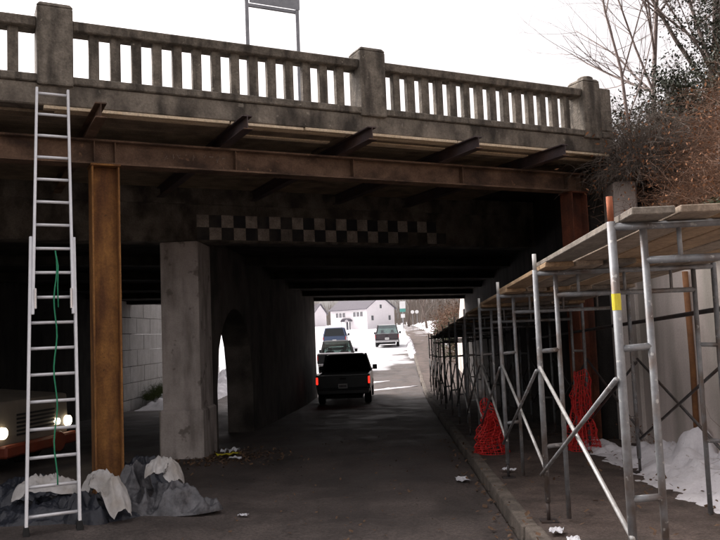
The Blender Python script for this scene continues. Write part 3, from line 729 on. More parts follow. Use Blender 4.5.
# ------------------------------------------------------------------ snow heaps
def snow_heap(x0, x1, y0, y1, h, seed, label, lumps=(), side=0, ground=walk, name='snow_pile'):
    nx, ny = 36, max(30, int((y1 - y0) * (14 if y1 < 20 else 6))); m = MB()
    for j in range(ny + 1):
        for i in range(nx + 1):
            u_, v_ = i / nx, j / ny; x, y = x0 + (x1 - x0) * u_, y0 + (y1 - y0) * v_
            e = min(1, min(v_, 1 - v_) * 5) ** .7
            if side: prof = sstep(.02, .75, u_)
            else: prof = max(0, 1 - abs(2 * u_ - 1) ** 2)
            edge = noise.noise(Vector((y * 1.1, seed, 0))) * .35
            n1 = .55 * noise.noise(Vector((x * 2.2, y * 2.2, seed))) + .45 * noise.noise(Vector((x * 5.5, y * 5.5, seed))) + .30 * noise.noise(Vector((x * 13, y * 13, seed)))
            z = h * e * prof * (1 + n1 * .9 + edge) - .04 + .05 * n1
            for (lx, ly, lr, lh) in lumps:
                d = math.hypot((x - lx), (y - ly)) / lr
                if d < 1: z = max(z, lh * math.sqrt(1 - d * d) * (1 + .25 * n1))
            m.v.append((x, y, ground(y) + z))
    w = nx + 1
    m.f = [(j * w + i, j * w + i + 1, (j + 1) * w + i + 1, (j + 1) * w + i) for j in range(ny) for i in range(nx)]
    o = m.build(name, 'snow', smooth=True); return tag(o, label, 'snow')
snow_heap(2.35, 3.66, 6.2, 11.6, .22, 3.0, 'dirty white snow heaped along the foot of the retaining wall', ((3.42, 9.55, .26, .50), (3.50, 8.75, .17, .46), (3.2, 9.2, .2, .28), (3.5, 10.1, .22, .26)), 1)
snow_heap(2.5, 3.2, 11.0, 12.3, .10, 9.0, 'small patch of snow by the foot of the rusted red column', (), 0)
snow_heap(.62, 1.25, 52, 86, .26, 5.0, 'ridge of ploughed snow along the kerb beyond the tunnel', (), 0, lambda y: g(y) + .04, 'snow_ridge')
snow_heap(-9.85, -7.6, 28.2, 44, .62, 6.0, 'bank of snow along the foot of the block wall', (), 0, g, 'snow_bank')

def snow_patch(cx_, cy_, rx, ry, seed, label):
    m = MB(); NA, NR = 28, 7; m.v.append((0, 0, terrain_z(cx_, cy_) + .06))
    for r in range(1, NR + 1):
        for a in range(NA):
            th = 6.2832 * a / NA; t = r / NR * (1 + .35 * noise.noise(Vector((math.cos(th) * 1.4, math.sin(th) * 1.4, seed))))
            x, y = math.cos(th) * rx * t, math.sin(th) * ry * t
            m.v.append((x, y, terrain_z(cx_ + x, cy_ + y) + .07 * (1 - (r / NR) ** 2) - .015 + .02 * noise.noise(Vector((x * 6, y * 6, seed)))))
    for a in range(NA): m.f.append((0, 1 + a, 1 + (a + 1) % NA))
    for r in range(NR - 1):
        for a in range(NA):
            i = 1 + r * NA; b = (a + 1) % NA; m.f.append((i + a, i + NA + a, i + NA + b, i + b))
    tag(m.build('snow_patch', 'snow', smooth=True, loc=(cx_, cy_, 0)), label, 'snow')
snow_patch(4.35, 12.3, .35, .30, 1.0, 'patch of old snow on the bank behind the corner pilaster')
snow_patch(4.30, 11.5, .30, .38, 2.0, 'long patch of old snow on the leafy bank below the vines')
snow_patch(4.5, 10.7, .22, .3, 3.0, 'small patch of old snow among the brambles on the bank')

def slush(a0, a1, b, wdt, seed, label):
    m = MB(); n = int((a1 - a0) * 9)
    for i in range(n + 1):
        a = a0 + (a1 - a0) * i / n; ww = wdt * (.55 + .8 * abs(noise.noise(Vector((a * 1.3, seed, 0))))) * min(1, 4 * min(i, n - i) / n + .1)
        for k, t in enumerate((-1, -.5, 0, .5, 1)):
            p = bw(a, b + t * ww + .25 * noise.noise(Vector((a * .6, seed, 4))), 0)
            m.v.append((p.x, p.y, g(p.y) + .004 + .035 * (1 - t * t) * (1 + noise.noise(Vector((a * 4, t * 2, seed))))))
    m.f = [(i * 5 + k, (i + 1) * 5 + k, (i + 1) * 5 + k + 1, i * 5 + k + 1) for i in range(n) for k in range(4)]
    tag(m.build('slush_line', 'snow', smooth=True), label, 'snow')
slush(11.8, 16.6, 21.2, .22, 1.0, 'line of slush across the road under the far drip edge of the bridge')
slush(12.4, 16.9, 24.4, .35, 2.0, 'broader line of slush across the road just outside the tunnel')

# ------------------------------------------------------------------ vegetation
def twig(m, p, d, ln, r, rr, seg=4, droop=.25, wob=.28):
    pts = [Vector(p)]; d = Vector(d).normalized(); rad = [r]
    for k in range(seg):
        d = (d + Vector((rr.gauss(0, wob), rr.gauss(0, wob), rr.gauss(0, wob) - droop * (k / seg)))).normalized()
        pts.append(pts[-1] + d * ln / seg); rad.append(r * (1 - (k + 1) / (seg + .6)))
    m.poly(pts, rad, 3, cap=False); return pts
def bush(name, label, c, rx, ry, h, n, m_, seed, leaf=None, nleaf=0, lsize=.03, r=.006, cat='bush', droop=.35, up=1.0, zfun=None):
    rr = random.Random(seed); o = thing(name, label, cat, c)
    m = MB(); tips = []
    for k in range(n):
        a = rr.uniform(0, 6.283); q = math.sqrt(rr.random()); px, py = math.cos(a) * rx * q, math.sin(a) * ry * q
        pz = (zfun(c[0] + px, c[1] + py) - c[2] if zfun else 0) - .03
        ln = h * rr.uniform(.5, 1.15) * (1.15 - .4 * q)
        pts = twig(m, (px, py, pz), (math.cos(a) * q * .7 + rr.gauss(0, .35), math.sin(a) * q * .7 + rr.gauss(0, .35), up), ln, r * rr.uniform(.6, 1.3), rr, 5, droop)
        tips += pts[2:]
        for b in range(3):
            s = pts[rr.randint(1, 4)]; t2 = twig(m, s, (rr.gauss(0, 1), rr.gauss(0, 1), rr.gauss(.2, .6)), ln * rr.uniform(.2, .5), r * .5, rr, 3, droop); tips += t2[1:]
    m.build('stems', m_, o)
    if nleaf:
        l = MB()
        for k in range(nleaf):
            s = rr.choice(tips); l.leaf(s + Vector((rr.gauss(0, .05), rr.gauss(0, .05), rr.gauss(0, .05))), lsize * rr.uniform(.6, 1.4), rr)
        l.build('leaves', leaf, o)
    return o
Z = terrain_z
bush('bramble_bush', 'tangled grey vines covering the bridge corner beside the end post', (4.0, 12.7, 4.0), .45, .5, 1.65, 900, 'twig_grey', 11, 'dead_leaf', 700, .03, .006, droop=.5)
bush('bramble_bush', 'dry vines hanging down over the corner pilaster', (3.80, 12.30, 3.95), .38, .35, .95, 420, 'twig_grey', 12, 'dead_leaf', 500, .03, .005, droop=1.5, up=.5)
bush('bramble_bush', 'reddish brown brambles thick on the bank above the wall', (4.75, 10.3, 3.4), .95, 1.5, 1.6, 1500, 'twig_brown', 13, 'dead_leaf', 5200, .020, .005, zfun=Z)
bush('bramble_bush', 'reddish brown brambles on the bank nearest the open end of the scaffold', (4.7, 7.9, 3.3), .95, 1.4, 1.7, 1500, 'twig_brown', 14, 'dead_leaf', 5200, .020, .005, zfun=Z)
bush('bramble_bush', 'high brown brambles further up the bank in front of the evergreens', (6.2, 11.2, 4.3), 1.1, 1.6, 2.0, 1500, 'twig_brown', 15, 'dead_leaf', 4000, .020, .005, zfun=Z)
bush('bramble_bush', 'brown brambles up the bank toward the street end of the wall', (6.3, 8.4, 4.2), 1.1, 1.5, 2.1, 1300, 'twig_brown', 16, 'dead_leaf', 3500, .020, .005, zfun=Z)
bush('bramble_bush', 'low leafy scrub on the bank edge behind the corner pilaster', (4.25, 12.0, 3.2), .6, .8, .8, 520, 'twig_brown', 17, 'dead_leaf', 2600, .022, .004, zfun=Z)
def leaf_mass(o, name, m_, pts, n, spread_, size, seed):
    rr = random.Random(seed); l = MB()
    for k in range(n):
        p = rr.choice(pts); l.leaf(Vector(p) + Vector((rr.gauss(0, spread_), rr.gauss(0, spread_), rr.gauss(0, spread_))), size * rr.uniform(.6, 1.4), rr)
    return l.build(name, m_, o)
# ivy hanging over the wall top
def ivy(y0, y1, label, seed, deep):
    rr = random.Random(seed); o = thing('ivy', label, 'ivy', (WALL_X, (y0 + y1) / 2, 2.85)); m = MB(); pts = []
    for k in range(int((y1 - y0) * 16)):
        yy = rr.uniform(y0, y1) - (y0 + y1) / 2; d = deep * rr.random() ** 1.6
        path = [Vector((.25, yy, .08)), Vector((-.02, yy, .07))]
        t = 0
        while t < d:
            t += .12; path.append(Vector((-.03 - rr.uniform(0, .05), yy + rr.gauss(0, .05), .04 - t)))
        m.poly(path, .004, 3, cap=False); pts += path[1:]
    m.build('stems', 'twig_grey', o); leaf_mass(o, 'leaves', 'ivy_leaf', pts, int((y1 - y0) * 420), .045, .042, seed)
ivy(6.9, 8.7, 'green ivy curtain over the wall near its snow lump', 21, .95)
ivy(8.9, 10.1, 'short ivy fringe over the wall above the rusty pipe', 22, .45)
ivy(4.0, 6.7, 'long ivy curtain over the wall at the open end of the scaffold', 23, .8)
# leaf litter and ivy on the bank surface
def scatter(name, label, m_, n, fx, fy, size, seed, zf, flat=True, cat='leaves'):
    rr = random.Random(seed); l = MB()
    for k in range(n):
        x, y = fx(rr), fy(rr); z = zf(x, y) + rr.uniform(.006, .02)
        a = rr.uniform(0, 6.28); s = size * rr.uniform(.5, 1.4); tl = rr.gauss(0, .35)
        u_ = Vector((math.cos(a), math.sin(a), tl)) * s; v_ = Vector((-math.sin(a), math.cos(a), rr.gauss(0, .35))) * s * .55
        l.quad((x, y, z + abs(tl) * s), u_, v_)
    return tag(l.build(name, m_), label, cat, kind='stuff')
scatter('bank_leaves', 'brown fallen leaves covering the bank', 'dead_leaf', 9000, lambda r: r.uniform(3.9, 6.6), lambda r: r.uniform(6, 13.4), .026, 31, Z)
scatter('bank_ivy', 'ground ivy creeping along the bank edge above the wall', 'ivy_leaf', 2600, lambda r: 3.75 + abs(r.gauss(0, .35)), lambda r: r.uniform(4, 12), .04, 32, lambda x, y: Z(x, y) + .08 if x > 3.87 else 2.95)

def tree(name, label, base, h, r, seed, m_='bark_pale', lean=(0, 0), levels=4, spread_=.55, cat='tree', group=None, nb=5, first=.35):
    rr = random.Random(seed); o = thing(name, label, cat, base, 0, group); mt, mc = MB(), MB()
    def grow(p, d, ln, rad, lv):
        seg = 5 if lv == 0 else 4; pts = [p.copy()]; rads = [rad]; d = d.normalized()
        for k in range(seg):
            d = (d + Vector((rr.gauss(0, .09), rr.gauss(0, .09), rr.gauss(.03, .05)))).normalized()
            pts.append(pts[-1] + d * ln / seg); rads.append(rad * (1 - .75 * (k + 1) / seg))
        (mt if lv == 0 else mc).poly(pts, rads, 7 if lv == 0 else (5 if lv == 1 else 3), cap=False)
        if lv >= levels: return
        for b in range(nb if lv < 2 else 4):
            t = rr.uniform(first if lv == 0 else .2, .98); i = min(seg - 1, int(t * seg)); q = pts[i].lerp(pts[i + 1], t * seg - i)
            ax = Vector((rr.gauss(0, 1), rr.gauss(0, 1), rr.gauss(0, .4))); nd = (d + ax.normalized() * spread_ * rr.uniform(.8, 1.6)).normalized()
            grow(q, nd, ln * rr.uniform(.35, .62), max(rads[i] * rr.uniform(.4, .6), .0028), lv + 1)
    grow(Vector((0, 0, -.1)), Vector((lean[0], lean[1], 1)), h, r, 0)
    mt.build('trunk', m_, o, smooth=True); mc.build('crown', m_, o)
    return o
tree('sapling', 'thin pale bare sapling leaning over the end of the balustrade', (4.35, 13.7, Z(4.35, 13.7)), 5.2, .045, 41, 'bark_pale', (-.16, 0), 3, .5, nb=4, first=.3)
tree('bare_tree', 'slim bare tree on the bank beyond the evergreen shrubs', (5.65, 17.0, Z(5.65, 17)), 7.4, .07, 42, 'bark_pale', (.01, 0), 3, .75, nb=9, first=.3)
tree('bare_tree', 'thicker bare tree with drooping twigs high on the bank', (6.55, 16.6, Z(6.55, 16.6)), 8.6, .12, 43, 'bark', (-.05, 0), 4, .8, nb=8, first=.25)
tree('bare_tree', 'crooked bare tree behind the brambles at the top of the bank', (7.0, 15.6, Z(7.0, 15.6)), 6.5, .06, 44, 'bark_pale', (-.12, 0), 4, .8, nb=8, first=.2)
def evergreen(label, base, rx, ry, h, n, seed, z0=.0, name='evergreen_shrub'):
    rr = random.Random(seed); o = thing(name, label, 'shrub', base); m = MB(); pts = []
    for k in range(46):
        a = rr.uniform(0, 6.28); d = Vector((math.cos(a) * rr.uniform(.1, 1) * rx / h, math.sin(a) * rr.uniform(.1, 1) * ry / h, 1))
        p = twig(m, (rr.gauss(0, .08), rr.gauss(0, .08), -.05), d, h * rr.uniform(.55, 1.08), .014, rr, 5, 0, .16)
        for q in p[2:]:
            for b in range(3): pts += twig(m, q, (rr.gauss(0, 1), rr.gauss(0, 1), rr.gauss(.3, .5)), h * rr.uniform(.10, .22), .005, rr, 3, .1)[1:]
    m.build('trunk', 'bark', o); leaf_mass(o, 'crown', 'evergreen', pts, n * 2, .07, .034, seed)
evergreen('dark evergreen shrub beside the sky gap above the bank', (4.85, 14.7, Z(4.85, 14.7)), .60, .7, 1.75, 7000, 51)
evergreen('dark evergreen shrub rising behind the brambles', (5.35, 14.2, Z(5.35, 14.2)), .55, .6, 2.0, 8000, 52)
evergreen('tall dark evergreen at the top of the bank beside the bare trees', (7.05, 15.1, Z(7.05, 15.1)), .42, .45, 5.2, 9000, 53, name='evergreen_tree')

# ------------------------------------------------------------------ vehicles
def wheel(par, x, y, r, w, hub='chrome'):
    s = 1 if x > 0 else -1
    o = MB().poly([(x - w / 2, y, r), (x - w / 2 + .03, y, r), (x + w / 2 - .03, y, r), (x + w / 2, y, r)], [r * .9, r, r, r * .9], 22).build('wheel', 'tyre', par)
    MB().poly([(x + s * (w / 2 + .001), y, r), (x + s * (w / 2 + .012), y, r)], [r * .6, r * .52], 16).build('rim', hub, o)
def vehicle(label, loc, rz, paint, roof_paint, bed=True, L=5.2, W=1.88, H=1.76, lit=False, bumper='chrome', snowy=False, gl='car_glass', tail=None, name='pickup_truck', cat='pickup truck', plate=True, rail=False):
    v = thing(name, label, cat, loc, rz); w = W / 2; belt = 1.06; tg = tail or paint
    cy0 = 2.05 if bed else .12                          # back of the cab
    prof = [(.06, .42), (L - .06, .40), (L, .55), (L - .02, .88), (L - .25, .97), (L - 1.35, belt), (cy0, belt)] + ([(cy0, .62), (.06, .62)] if bed else [(.10, belt - .02), (.05, .8)])
    MB().prism(prof, -w + .02, w - .02, 'x').build('body', paint, v, bevel=.05, seg=2)
    if bed:
        for s in (-1, 1): MB().box(s * w - (.075 if s > 0 else 0), s * w + (.075 if s < 0 else 0), .02, cy0 - .015, .56, belt + .01).build('bed_side', paint, v, bevel=.025, seg=2)
        t = MB().box(-w + .085, w - .085, 0, .07, .60, belt - .01).build('tailgate', tg, v, bevel=.02, seg=2)
        MB().box(-.11, .11, -.012, -.001, .90, .95).build('handle', 'rubber', t)
        if rail or snowy: MB().box(-w + .02, w - .02, -.01, .085, belt + .012, belt + (.075 if snowy else .04)).build('snow_strip' if snowy else 'top_rail', 'snow' if snowy else 'chrome', t, bevel=.012)
    else:
        MB().box(-w + .12, w - .12, .0, .05, .60, belt - .05).build('tailgate', tg, v, bevel=.02, seg=2)
    hb, ht = w - .05, w - .22; fy0, fy1 = (L - 1.42, L - 2.1); r1 = cy0 + (.14 if bed else .22)
    zr = H - .07
    MB().hexa([(-ht - .02, r1 - .04, zr), (ht + .02, r1 - .04, zr), (ht + .02, fy1 + .03, zr), (-ht - .02, fy1 + .03, zr),
               (-ht + .10, r1 + .10, H), (ht - .10, r1 + .10, H), (ht - .10, fy1 - .15, H), (-ht + .10, fy1 - .15, H)]).build('roof', roof_paint, v, bevel=.035, seg=3)
    ys = [(cy0 + .03, r1), ((cy0 + fy0) / 2, (r1 + fy1) / 2), (fy0, fy1)]
    for s in (-1, 1):
        for (ya, yb) in ys: MB().poly([(s * hb, ya, belt - .03), (s * ht, yb, zr + .02)], .05, 6).build('pillar', paint, v)
        MB().hexa([(s * (hb - .005), ys[0][0], belt), (s * (hb + .005), ys[0][0], belt), (s * (hb + .005), fy0, belt), (s * (hb - .005), fy0, belt),
                   (s * (ht - .005), r1, zr), (s * (ht + .005), r1, zr), (s * (ht + .005), fy1, zr), (s * (ht - .005), fy1, zr)]).build('side_window', gl, v)
        mr = MB().box(s * (w + .10) - .09, s * (w + .10) + .09, fy0 - .12, fy0 - .03, belt + .0, belt + .19).build('mirror', 'paint_black', v, bevel=.025, seg=2)
        MB().box(s * (w - .0) - .03, s * (w - .0) + .03, fy0 - .1, fy0 - .05, belt + .01, belt + .05).build('mirror_arm', 'paint_black', mr)
        MB().box(s * (w - .035) - .035, s * (w - .035) + .035, -.012, .06, .74, .99).build('taillight', 'tail_lit' if lit else 'tail_red', v, bevel=.015)
        MB().box(s * (w - .22) - .16, s * (w - .22) + .16, L - .02, L + .012, .66, .84).build('headlight', 'plate_white', v, bevel=.02)
        for yy in (.98, L - .92): wheel(v, s * (w - .115), yy, .35, .24)
    MB().hexa([(-hb, cy0 + .015, belt), (hb, cy0 + .015, belt), (hb, cy0 + .025, belt), (-hb, cy0 + .025, belt), (-ht, r1 - .02, zr), (ht, r1 - .02, zr), (ht, r1 - .01, zr), (-ht, r1 - .01, zr)]).build('rear_window', gl, v)
    MB().hexa([(-hb, fy0, belt), (hb, fy0, belt), (hb, fy0 + .01, belt), (-hb, fy0 + .01, belt), (-ht, fy1, zr), (ht, fy1, zr), (ht, fy1 + .01, zr), (-ht, fy1 + .01, zr)]).build('windscreen', gl, v)
    for s in (-.42, .42):
        st = MB().box(s - .24, s + .24, fy0 - 1.15, fy0 - .98, .6, 1.18).build('seat', 'rubber', v, bevel=.05)
        MB().box(s - .12, s + .12, fy0 - 1.13, fy0 - 1.03, 1.19, 1.38).build('headrest', 'rubber', st, bevel=.03)
    MB().box(-w + .05, w - .05, -.13, -.002, .40, .56).build('bumper', bumper, v, bevel=.03, seg=2)
    MB().box(-w + .3, w - .3, .3, L - .3, .22, .415).build('underbody', 'rubber', v)
    if plate:
        p = MB().box(-.16, .16, -.142, -.133, .60 - .0, .76).build('license_plate', 'plate_white', v)
        m = MB()
        for k in range(5): m.box(-.115 + k * .05, -.085 + k * .05, -.146, -.143, .64, .715)
        m.build('plate_characters', 'ink', p)
    return v
vehicle('dark pickup truck with red tail lamps leaving the tunnel beside the arcade wall', (-2.0, 27.6, g(28.5) + .0), R(.5), 'paint_green', 'paint_green', True, gl='car_glass_dark', lit=True, bumper='paint_black', H=1.74)
vehicle('black pickup truck with snow on its tailgate standing just outside the tunnel', (-3.5, 42.6, g(44)), R(1), 'paint_black', 'paint_black', True, L=5.3, snowy=True, H=1.78)
vehicle('blue sport utility vehicle ahead of the snowy pickup truck', (-5.2, 64, g(66)), R(1.5), 'paint_blue', 'paint_blue', False, L=4.7, gl='car_glass_dark', H=1.75, name='utility_vehicle', cat='car')
vehicle('dark pickup truck with pale roof and shiny bumper parked by the snow ridge', (-.95, 64.2, g(66)), R(0), 'paint_maroon', 'paint_silver', True, L=5.4, W=1.95, H=1.85, rail=True)

# cream and orange work truck with its lamps on, in the left tunnel
wt = thing('work_truck', 'cream and orange work truck with lit headlamps standing in the dark left tunnel', 'truck', (-5.80, 12.42, g(12.4)), R(-98.6))
MB().prism([(-4.6, .45), (-.02, .45), (0, .62), (-.02, 1.14), (-1.25, 1.24), (-4.6, 1.24)], -.92, .92, 'x').build('body', 'paint_cream', wt, bevel=.05, seg=2)
MB().hexa([(-.88, -2.6, 1.245), (.88, -2.6, 1.245), (.88, -1.25, 1.245), (-.88, -1.25, 1.245), (-.75, -2.5, 1.85), (.75, -2.5, 1.85), (.75, -1.75, 1.85), (-.75, -1.75, 1.85)]).build('cab', 'car_glass_dark', wt)
MB().hexa([(-.78, -2.55, 1.851), (.78, -2.55, 1.851), (.78, -1.7, 1.851), (-.78, -1.7, 1.851), (-.7, -2.5, 1.93), (.7, -2.5, 1.93), (.7, -1.8, 1.93), (-.7, -1.8, 1.93)]).build('roof', 'paint_cream', wt, bevel=.02)
MB().box(-.9, .9, -4.6, -2.75, 1.25, 1.8).build('tool_box', 'paint_cream', wt, bevel=.03)
MB().box(-.97, .97, -.0 + .003, .16, .32, .50).build('bumper', 'paint_orange', wt, bevel=.03)
for s in (-1, 1):
    MB().box(s * .945 - .022, s * .945 + .022, -4.5, -.12, .40, .55).build('side_rail', 'paint_orange', wt, bevel=.01)
    h = MB().poly([(s * .86, -.02, .68), (s * .86, .05, .68), (s * .86, .065, .68)], [.09, .085, .06], 16).build('headlight', 'headlight_lit', wt)
    for yy in (-.85, -3.6): wheel(wt, s * .86, yy, .38, .26, 'paint_orange')
MB().poly([(-.55, -.02, .70), (-.55, .05, .70)], [.06, .05], 14).build('headlight', 'headlight_lit', wt)
MB().poly([(-.35, .165, .40), (-.35, .20, .40)], [.17, .15], 18).build('warning_disc', 'paint_orange', wt)
m = MB()
for k in range(6): m.box(-.5, .5, .001, .012, .60 + k * .06, .63 + k * .06)
m.build('grille', 'rubber', wt)

# ------------------------------------------------------------------ beyond the tunnel: houses, signs, trees
def house(name, label, loc, rz, Lx, Wy, eave, ridge, detail=True):
    h = thing(name, label, 'house', loc, rz)     # long front along x (facing -y), gable end facing +x
    MB().box(0, Lx, 0, Wy, -2, eave).build('wall', 'house_siding', h)
    m = MB(); m.prism([(0.02, eave), (Wy - .02, eave), (Wy / 2, ridge - .12)], Lx - .2, Lx - .001, 'x'); m.build('gable', 'house_siding', h)
    m = MB(); m.prism([(0.02, eave), (Wy - .02, eave), (Wy / 2, ridge - .12)], .001, .2, 'x'); m.build('gable', 'house_siding', h)
    sl = (ridge - eave) / (Wy / 2); o_ = .45
    for s in (0, 1):
        y0, y1 = (-o_, Wy / 2) if s == 0 else (Wy + o_, Wy / 2)
        z0 = eave - o_ * sl
        MB().hexa([(-.35, y0, z0), (Lx + .35, y0, z0), (Lx + .35, y1, ridge - .1), (-.35, y1, ridge - .1), (-.35, y0, z0 + .16), (Lx + .35, y0, z0 + .16), (Lx + .35, y1, ridge + .06), (-.35, y1, ridge + .06)]).build('roof', 'house_roof', h)
    def win(x, z, w_, h_, face):
        if face == 'f':
            f = MB().box(x, x + w_, -.06, -.002, z, z + h_).build('window', 'house_trim', h)
            MB().box(x + .1, x + w_ / 2 - .04, -.075, -.062, z + .1, z + h_ - .1).build('pane', 'window_dark', f)
            MB().box(x + w_ / 2 + .04, x + w_ - .1, -.075, -.062, z + .1, z + h_ - .1).build('pane', 'window_dark', f)
        else:
            f = MB().box(Lx + .002, Lx + .06, x, x + w_, z, z + h_).build('window', 'house_trim', h)
            MB().box(Lx + .062, Lx + .075, x + .1, x + w_ - .1, z + .1, z + h_ - .1).build('pane', 'window_dark', f)
    if detail:
        for x in (1.6, 2.6, 3.6, 6.7, 7.7, 8.7): win(x, 2.1, .85, 1.15, 'f')
        win(Wy / 2 - .4, 3.7, .8, 1.0, 'g'); win(1.2, 1.2, .9, 1.2, 'g'); win(Wy - 2.1, 1.2, .9, 1.2, 'g')
        d = MB().box(4.7, 5.8, -.08, -.002, -1.2, 1.15).build('door', 'window_dark', h)
        pts = [(5.25 + 1.25 * math.cos(a), 1.25 + .75 * math.sin(a)) for a in [math.pi * k / 10 for k in range(11)]]
        pin = [(5.25 + 1.05 * math.cos(a), 1.25 + .58 * math.sin(a)) for a in [math.pi * k / 10 for k in range(10, -1, -1)]]
        MB().prism(pts + pin, -1.2, -.09, 'y').build('porch_arch', 'house_roof', h)
        for x in (4.1, 6.3): MB().box(x, x + .15, -1.15, -1.0, -1.3, 1.26).build('porch_post', 'house_trim', h)
    else:
        for x in (1.5, 4.2): win(x, 1.6, 1.0, 1.3, 'f')
    return h
TH = R(-40)
cnr = Vector((-6.4, 164, g(164)))
hx = cnr - Vector((math.cos(TH), math.sin(TH), 0)) * 10.6
house('white_house', 'white house with grey gabled roof and arched porch beyond the tunnel', (hx.x, hx.y, g(164) + .5), TH, 10.6, 8.8, 3.9, 6.6)
house('white_house', 'smaller pale house partly hidden at the left of the arched porch house', (-27, 185, g(185) + .6), R(-20), 8, 7, 3.4, 5.6, False)
sp = thing('road_sign', 'tall green and white sign post at the end of the street', 'sign', (.75, 116, g(116)))
MB().poly([(0, 0, -.2), (0, 0, 4.4)], .06, 8).build('post', 'sign_back', sp)
MB().box(-.42, .42, -.07, -.062, 3.35, 4.4).build('panel', 'sign_white', sp)
MB().box(-.42, .42, -.075, -.066, 2.85, 3.34).build('green_panel', 'sign_green', sp)
MB().box(-.3, .3, -.07, -.062, 2.0, 2.55).build('lower_panel', 'sign_white', sp)
for x, lb in ((2.2, 'small white round sign beside the green and white sign'), (2.85, 'small white round sign furthest from the green and white sign')):
    s2 = thing('round_sign', lb, 'sign', (x, 118, g(118)))
    MB().poly([(0, 0, -.2), (0, 0, 3.0)], .035, 6).build('post', 'sign_back', s2)
    MB().poly([(0, -.05, 2.8), (0, -.04, 2.8)], .27, 14).build('panel', 'sign_white', s2)
t0 = tree('bare_street_tree', 'bare street tree', (0, 0, 0), 9, .22, 61, 'bark', (0, 0), 4, .7, group='bare trees beyond the tunnel', nb=6, first=.25)
spots = [(4.6, 128, 1.0, 'right behind the round signs'), (7.5, 96, .9, 'beside the pavement hedge'), (9.5, 112, 1.1, 'further back behind the pavement hedge'), (2.2, 168, 1.3, 'just beyond the gable of the porch house'),
         (11, 78, .9, 'at the near end of the pavement hedge'), (-19, 172, 1.0, 'between the two white houses'), (-24, 150, .8, 'in front of the smaller pale house'), (6, 200, 1.5, 'tallest, beyond all the signs'), (12, 170, 1.4, 'far behind the hedge, broad crowned'), (-10, 205, 1.5, 'behind the roof of the porch house')]
for i, (x, y, s, wh) in enumerate(spots):
    o = t0 if i == 0 else copy_tree(t0)
    o.location = (x, y, g(y) + .2); o.scale = (s, s, s * random.uniform(.9, 1.1)); o.rotation_euler.z = i * 1.3; o['label'] = 'bare leafless tree ' + wh
rr = random.Random(5); m = MB()
for k in range(2600):
    x, y = rr.uniform(3, 110), rr.uniform(215, 300)
    twig(m, (x, y, g(y)), (rr.gauss(0, .15), rr.gauss(0, .15), 1), rr.uniform(7, 15), .16, rr, 4, 0, .12)
for k in range(1500):
    x, y = rr.uniform(-160, 3), rr.uniform(250, 330)
    twig(m, (x, y, g(y)), (rr.gauss(0, .15), rr.gauss(0, .15), 1), rr.uniform(6, 11), .16, rr, 4, 0, .12)
tag(m.build('far_wood', 'twig_grey'), 'grey brown leafless wood on the far rise', 'wood', kind='stuff')
for i, (x, y, rx, ry, hh, lb) in enumerate(((4.9, 47, 1.0, 2.6, 2.4, 'brown hedge by the end of the white wing wall'), (5.2, 55, 1.1, 3.6, 3.0, 'tall olive hedge further along the pavement'),
                                    (5.6, 66, 1.2, 5.0, 3.2, 'brown bushes along the pavement opposite the parked pickup'), (6.2, 82, 1.6, 7.0, 3.6, 'far brown bushes where the pavement narrows'))):
    bush('hedge_bush', lb, (x, y, Z(x, y)), rx, ry, hh, 900, 'twig_brown' if i != 1 else 'twig_grey', 70 + i, 'ivy_leaf' if i < 2 else 'litter_leaf', 5200, .085, .02, droop=.2, zfun=Z)
# snowy slope plants outside the left tunnel
bush('grass_tuft', 'green grass tuft on the snow bank by the block wall', (-9.5, 31.6, g(31) + .35), .3, 2.2, .75, 900, 'grass', 81, None, 0, .03, .008, 'grass', .5)

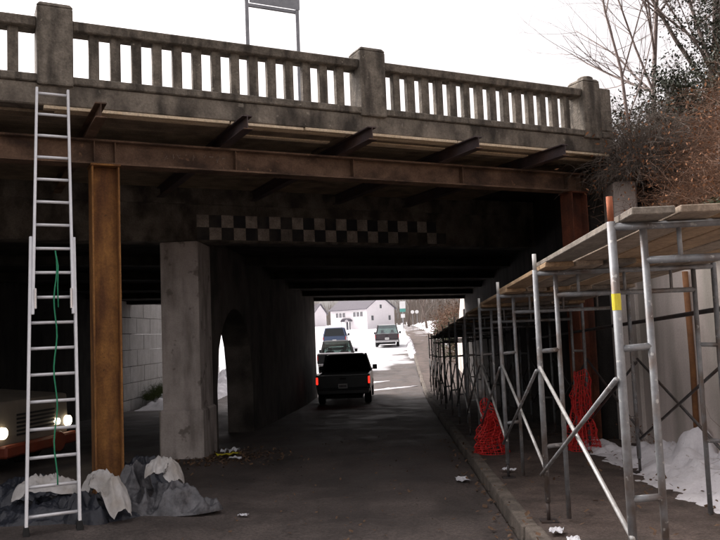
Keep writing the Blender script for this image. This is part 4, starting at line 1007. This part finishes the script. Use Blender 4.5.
# ------------------------------------------------------------------ litter
scatter('leaf_litter', 'dead leaves scattered by the pier foot', 'litter_leaf', 900, lambda r: r.gauss(-2.9, .42), lambda r: r.gauss(13.2, .6), .020, 91, lambda x, y: g(y))
scatter('road_leaves', 'scattered dead leaves and crumbs on the road', 'litter_leaf', 700, lambda r: r.uniform(-3.2, .9), lambda r: 3.5 + 13 * r.random(), .013, 92, lambda x, y: g(y) + .006)
scatter('gutter_leaves', 'dead leaves along the kerb and pavement', 'litter_leaf', 650, lambda r: r.choice([r.gauss(.85, .1), r.uniform(1.1, 3.4), r.uniform(2.5, 3.3)]), lambda r: r.uniform(4.5, 15), .018, 93, lambda x, y: g(y) + (.006 if x < KERB_X else .14))
def scrap(x, y, s, m_, label, cat, seed, zf=g, h=.03):
    rr = random.Random(seed); m = MB(); n = 7
    m.v = [(s * (i / (n - 1) - .5) * (1 + .25 * rr.gauss(0, .4)), s * .65 * (j / (n - 1) - .5) * (1 + .2 * rr.gauss(0, .4)), .012 + h * (1 + noise.noise(Vector((i * .9, j * .9, seed * 3.1)))) * .8) for j in range(n) for i in range(n)]
    m.f = [(j * n + i, j * n + i + 1, (j + 1) * n + i + 1, (j + 1) * n + i) for j in range(n - 1) for i in range(n - 1)]
    o = m.build('litter_scrap', m_, loc=(x, y, zf(y))); o.rotation_euler.z = rr.uniform(0, 3); return tag(o, label, cat)
scrap(.70, 9.9, .24, 'litter_paper', 'crumpled white paper lying in the road near the kerb', 'litter', 1)
scrap(1.16, 6.35, .16, 'litter_paper', 'white scrap on the pavement by the second scaffold frame', 'litter', 2, walk)
scrap(1.22, 6.02, .14, 'litter_paper', 'small white block at the kerb edge in front of the second scaffold frame', 'litter', 3, walk)
scrap(1.25, 9.75, .16, 'litter_paper', 'white scrap on the pavement by the third scaffold frame', 'litter', 4, walk)
scrap(-2.95, 13.35, .36, 'litter_yellow', 'crumpled yellow wrapper in the leaves at the pier foot', 'litter', 5, g, .05)
scrap(-2.98, 13.75, .30, 'litter_paper', 'white plastic bag behind the yellow wrapper at the pier foot', 'litter', 6, g, .08)
scrap(-2.72, 12.85, .22, 'litter_paper', 'pale paper scrap in front of the yellow wrapper', 'litter', 7, g, .04)
scrap(-1.63, 8.0, .10, 'litter_paper', 'tiny white scrap on the road beside the grey tarpaulin', 'litter', 8)
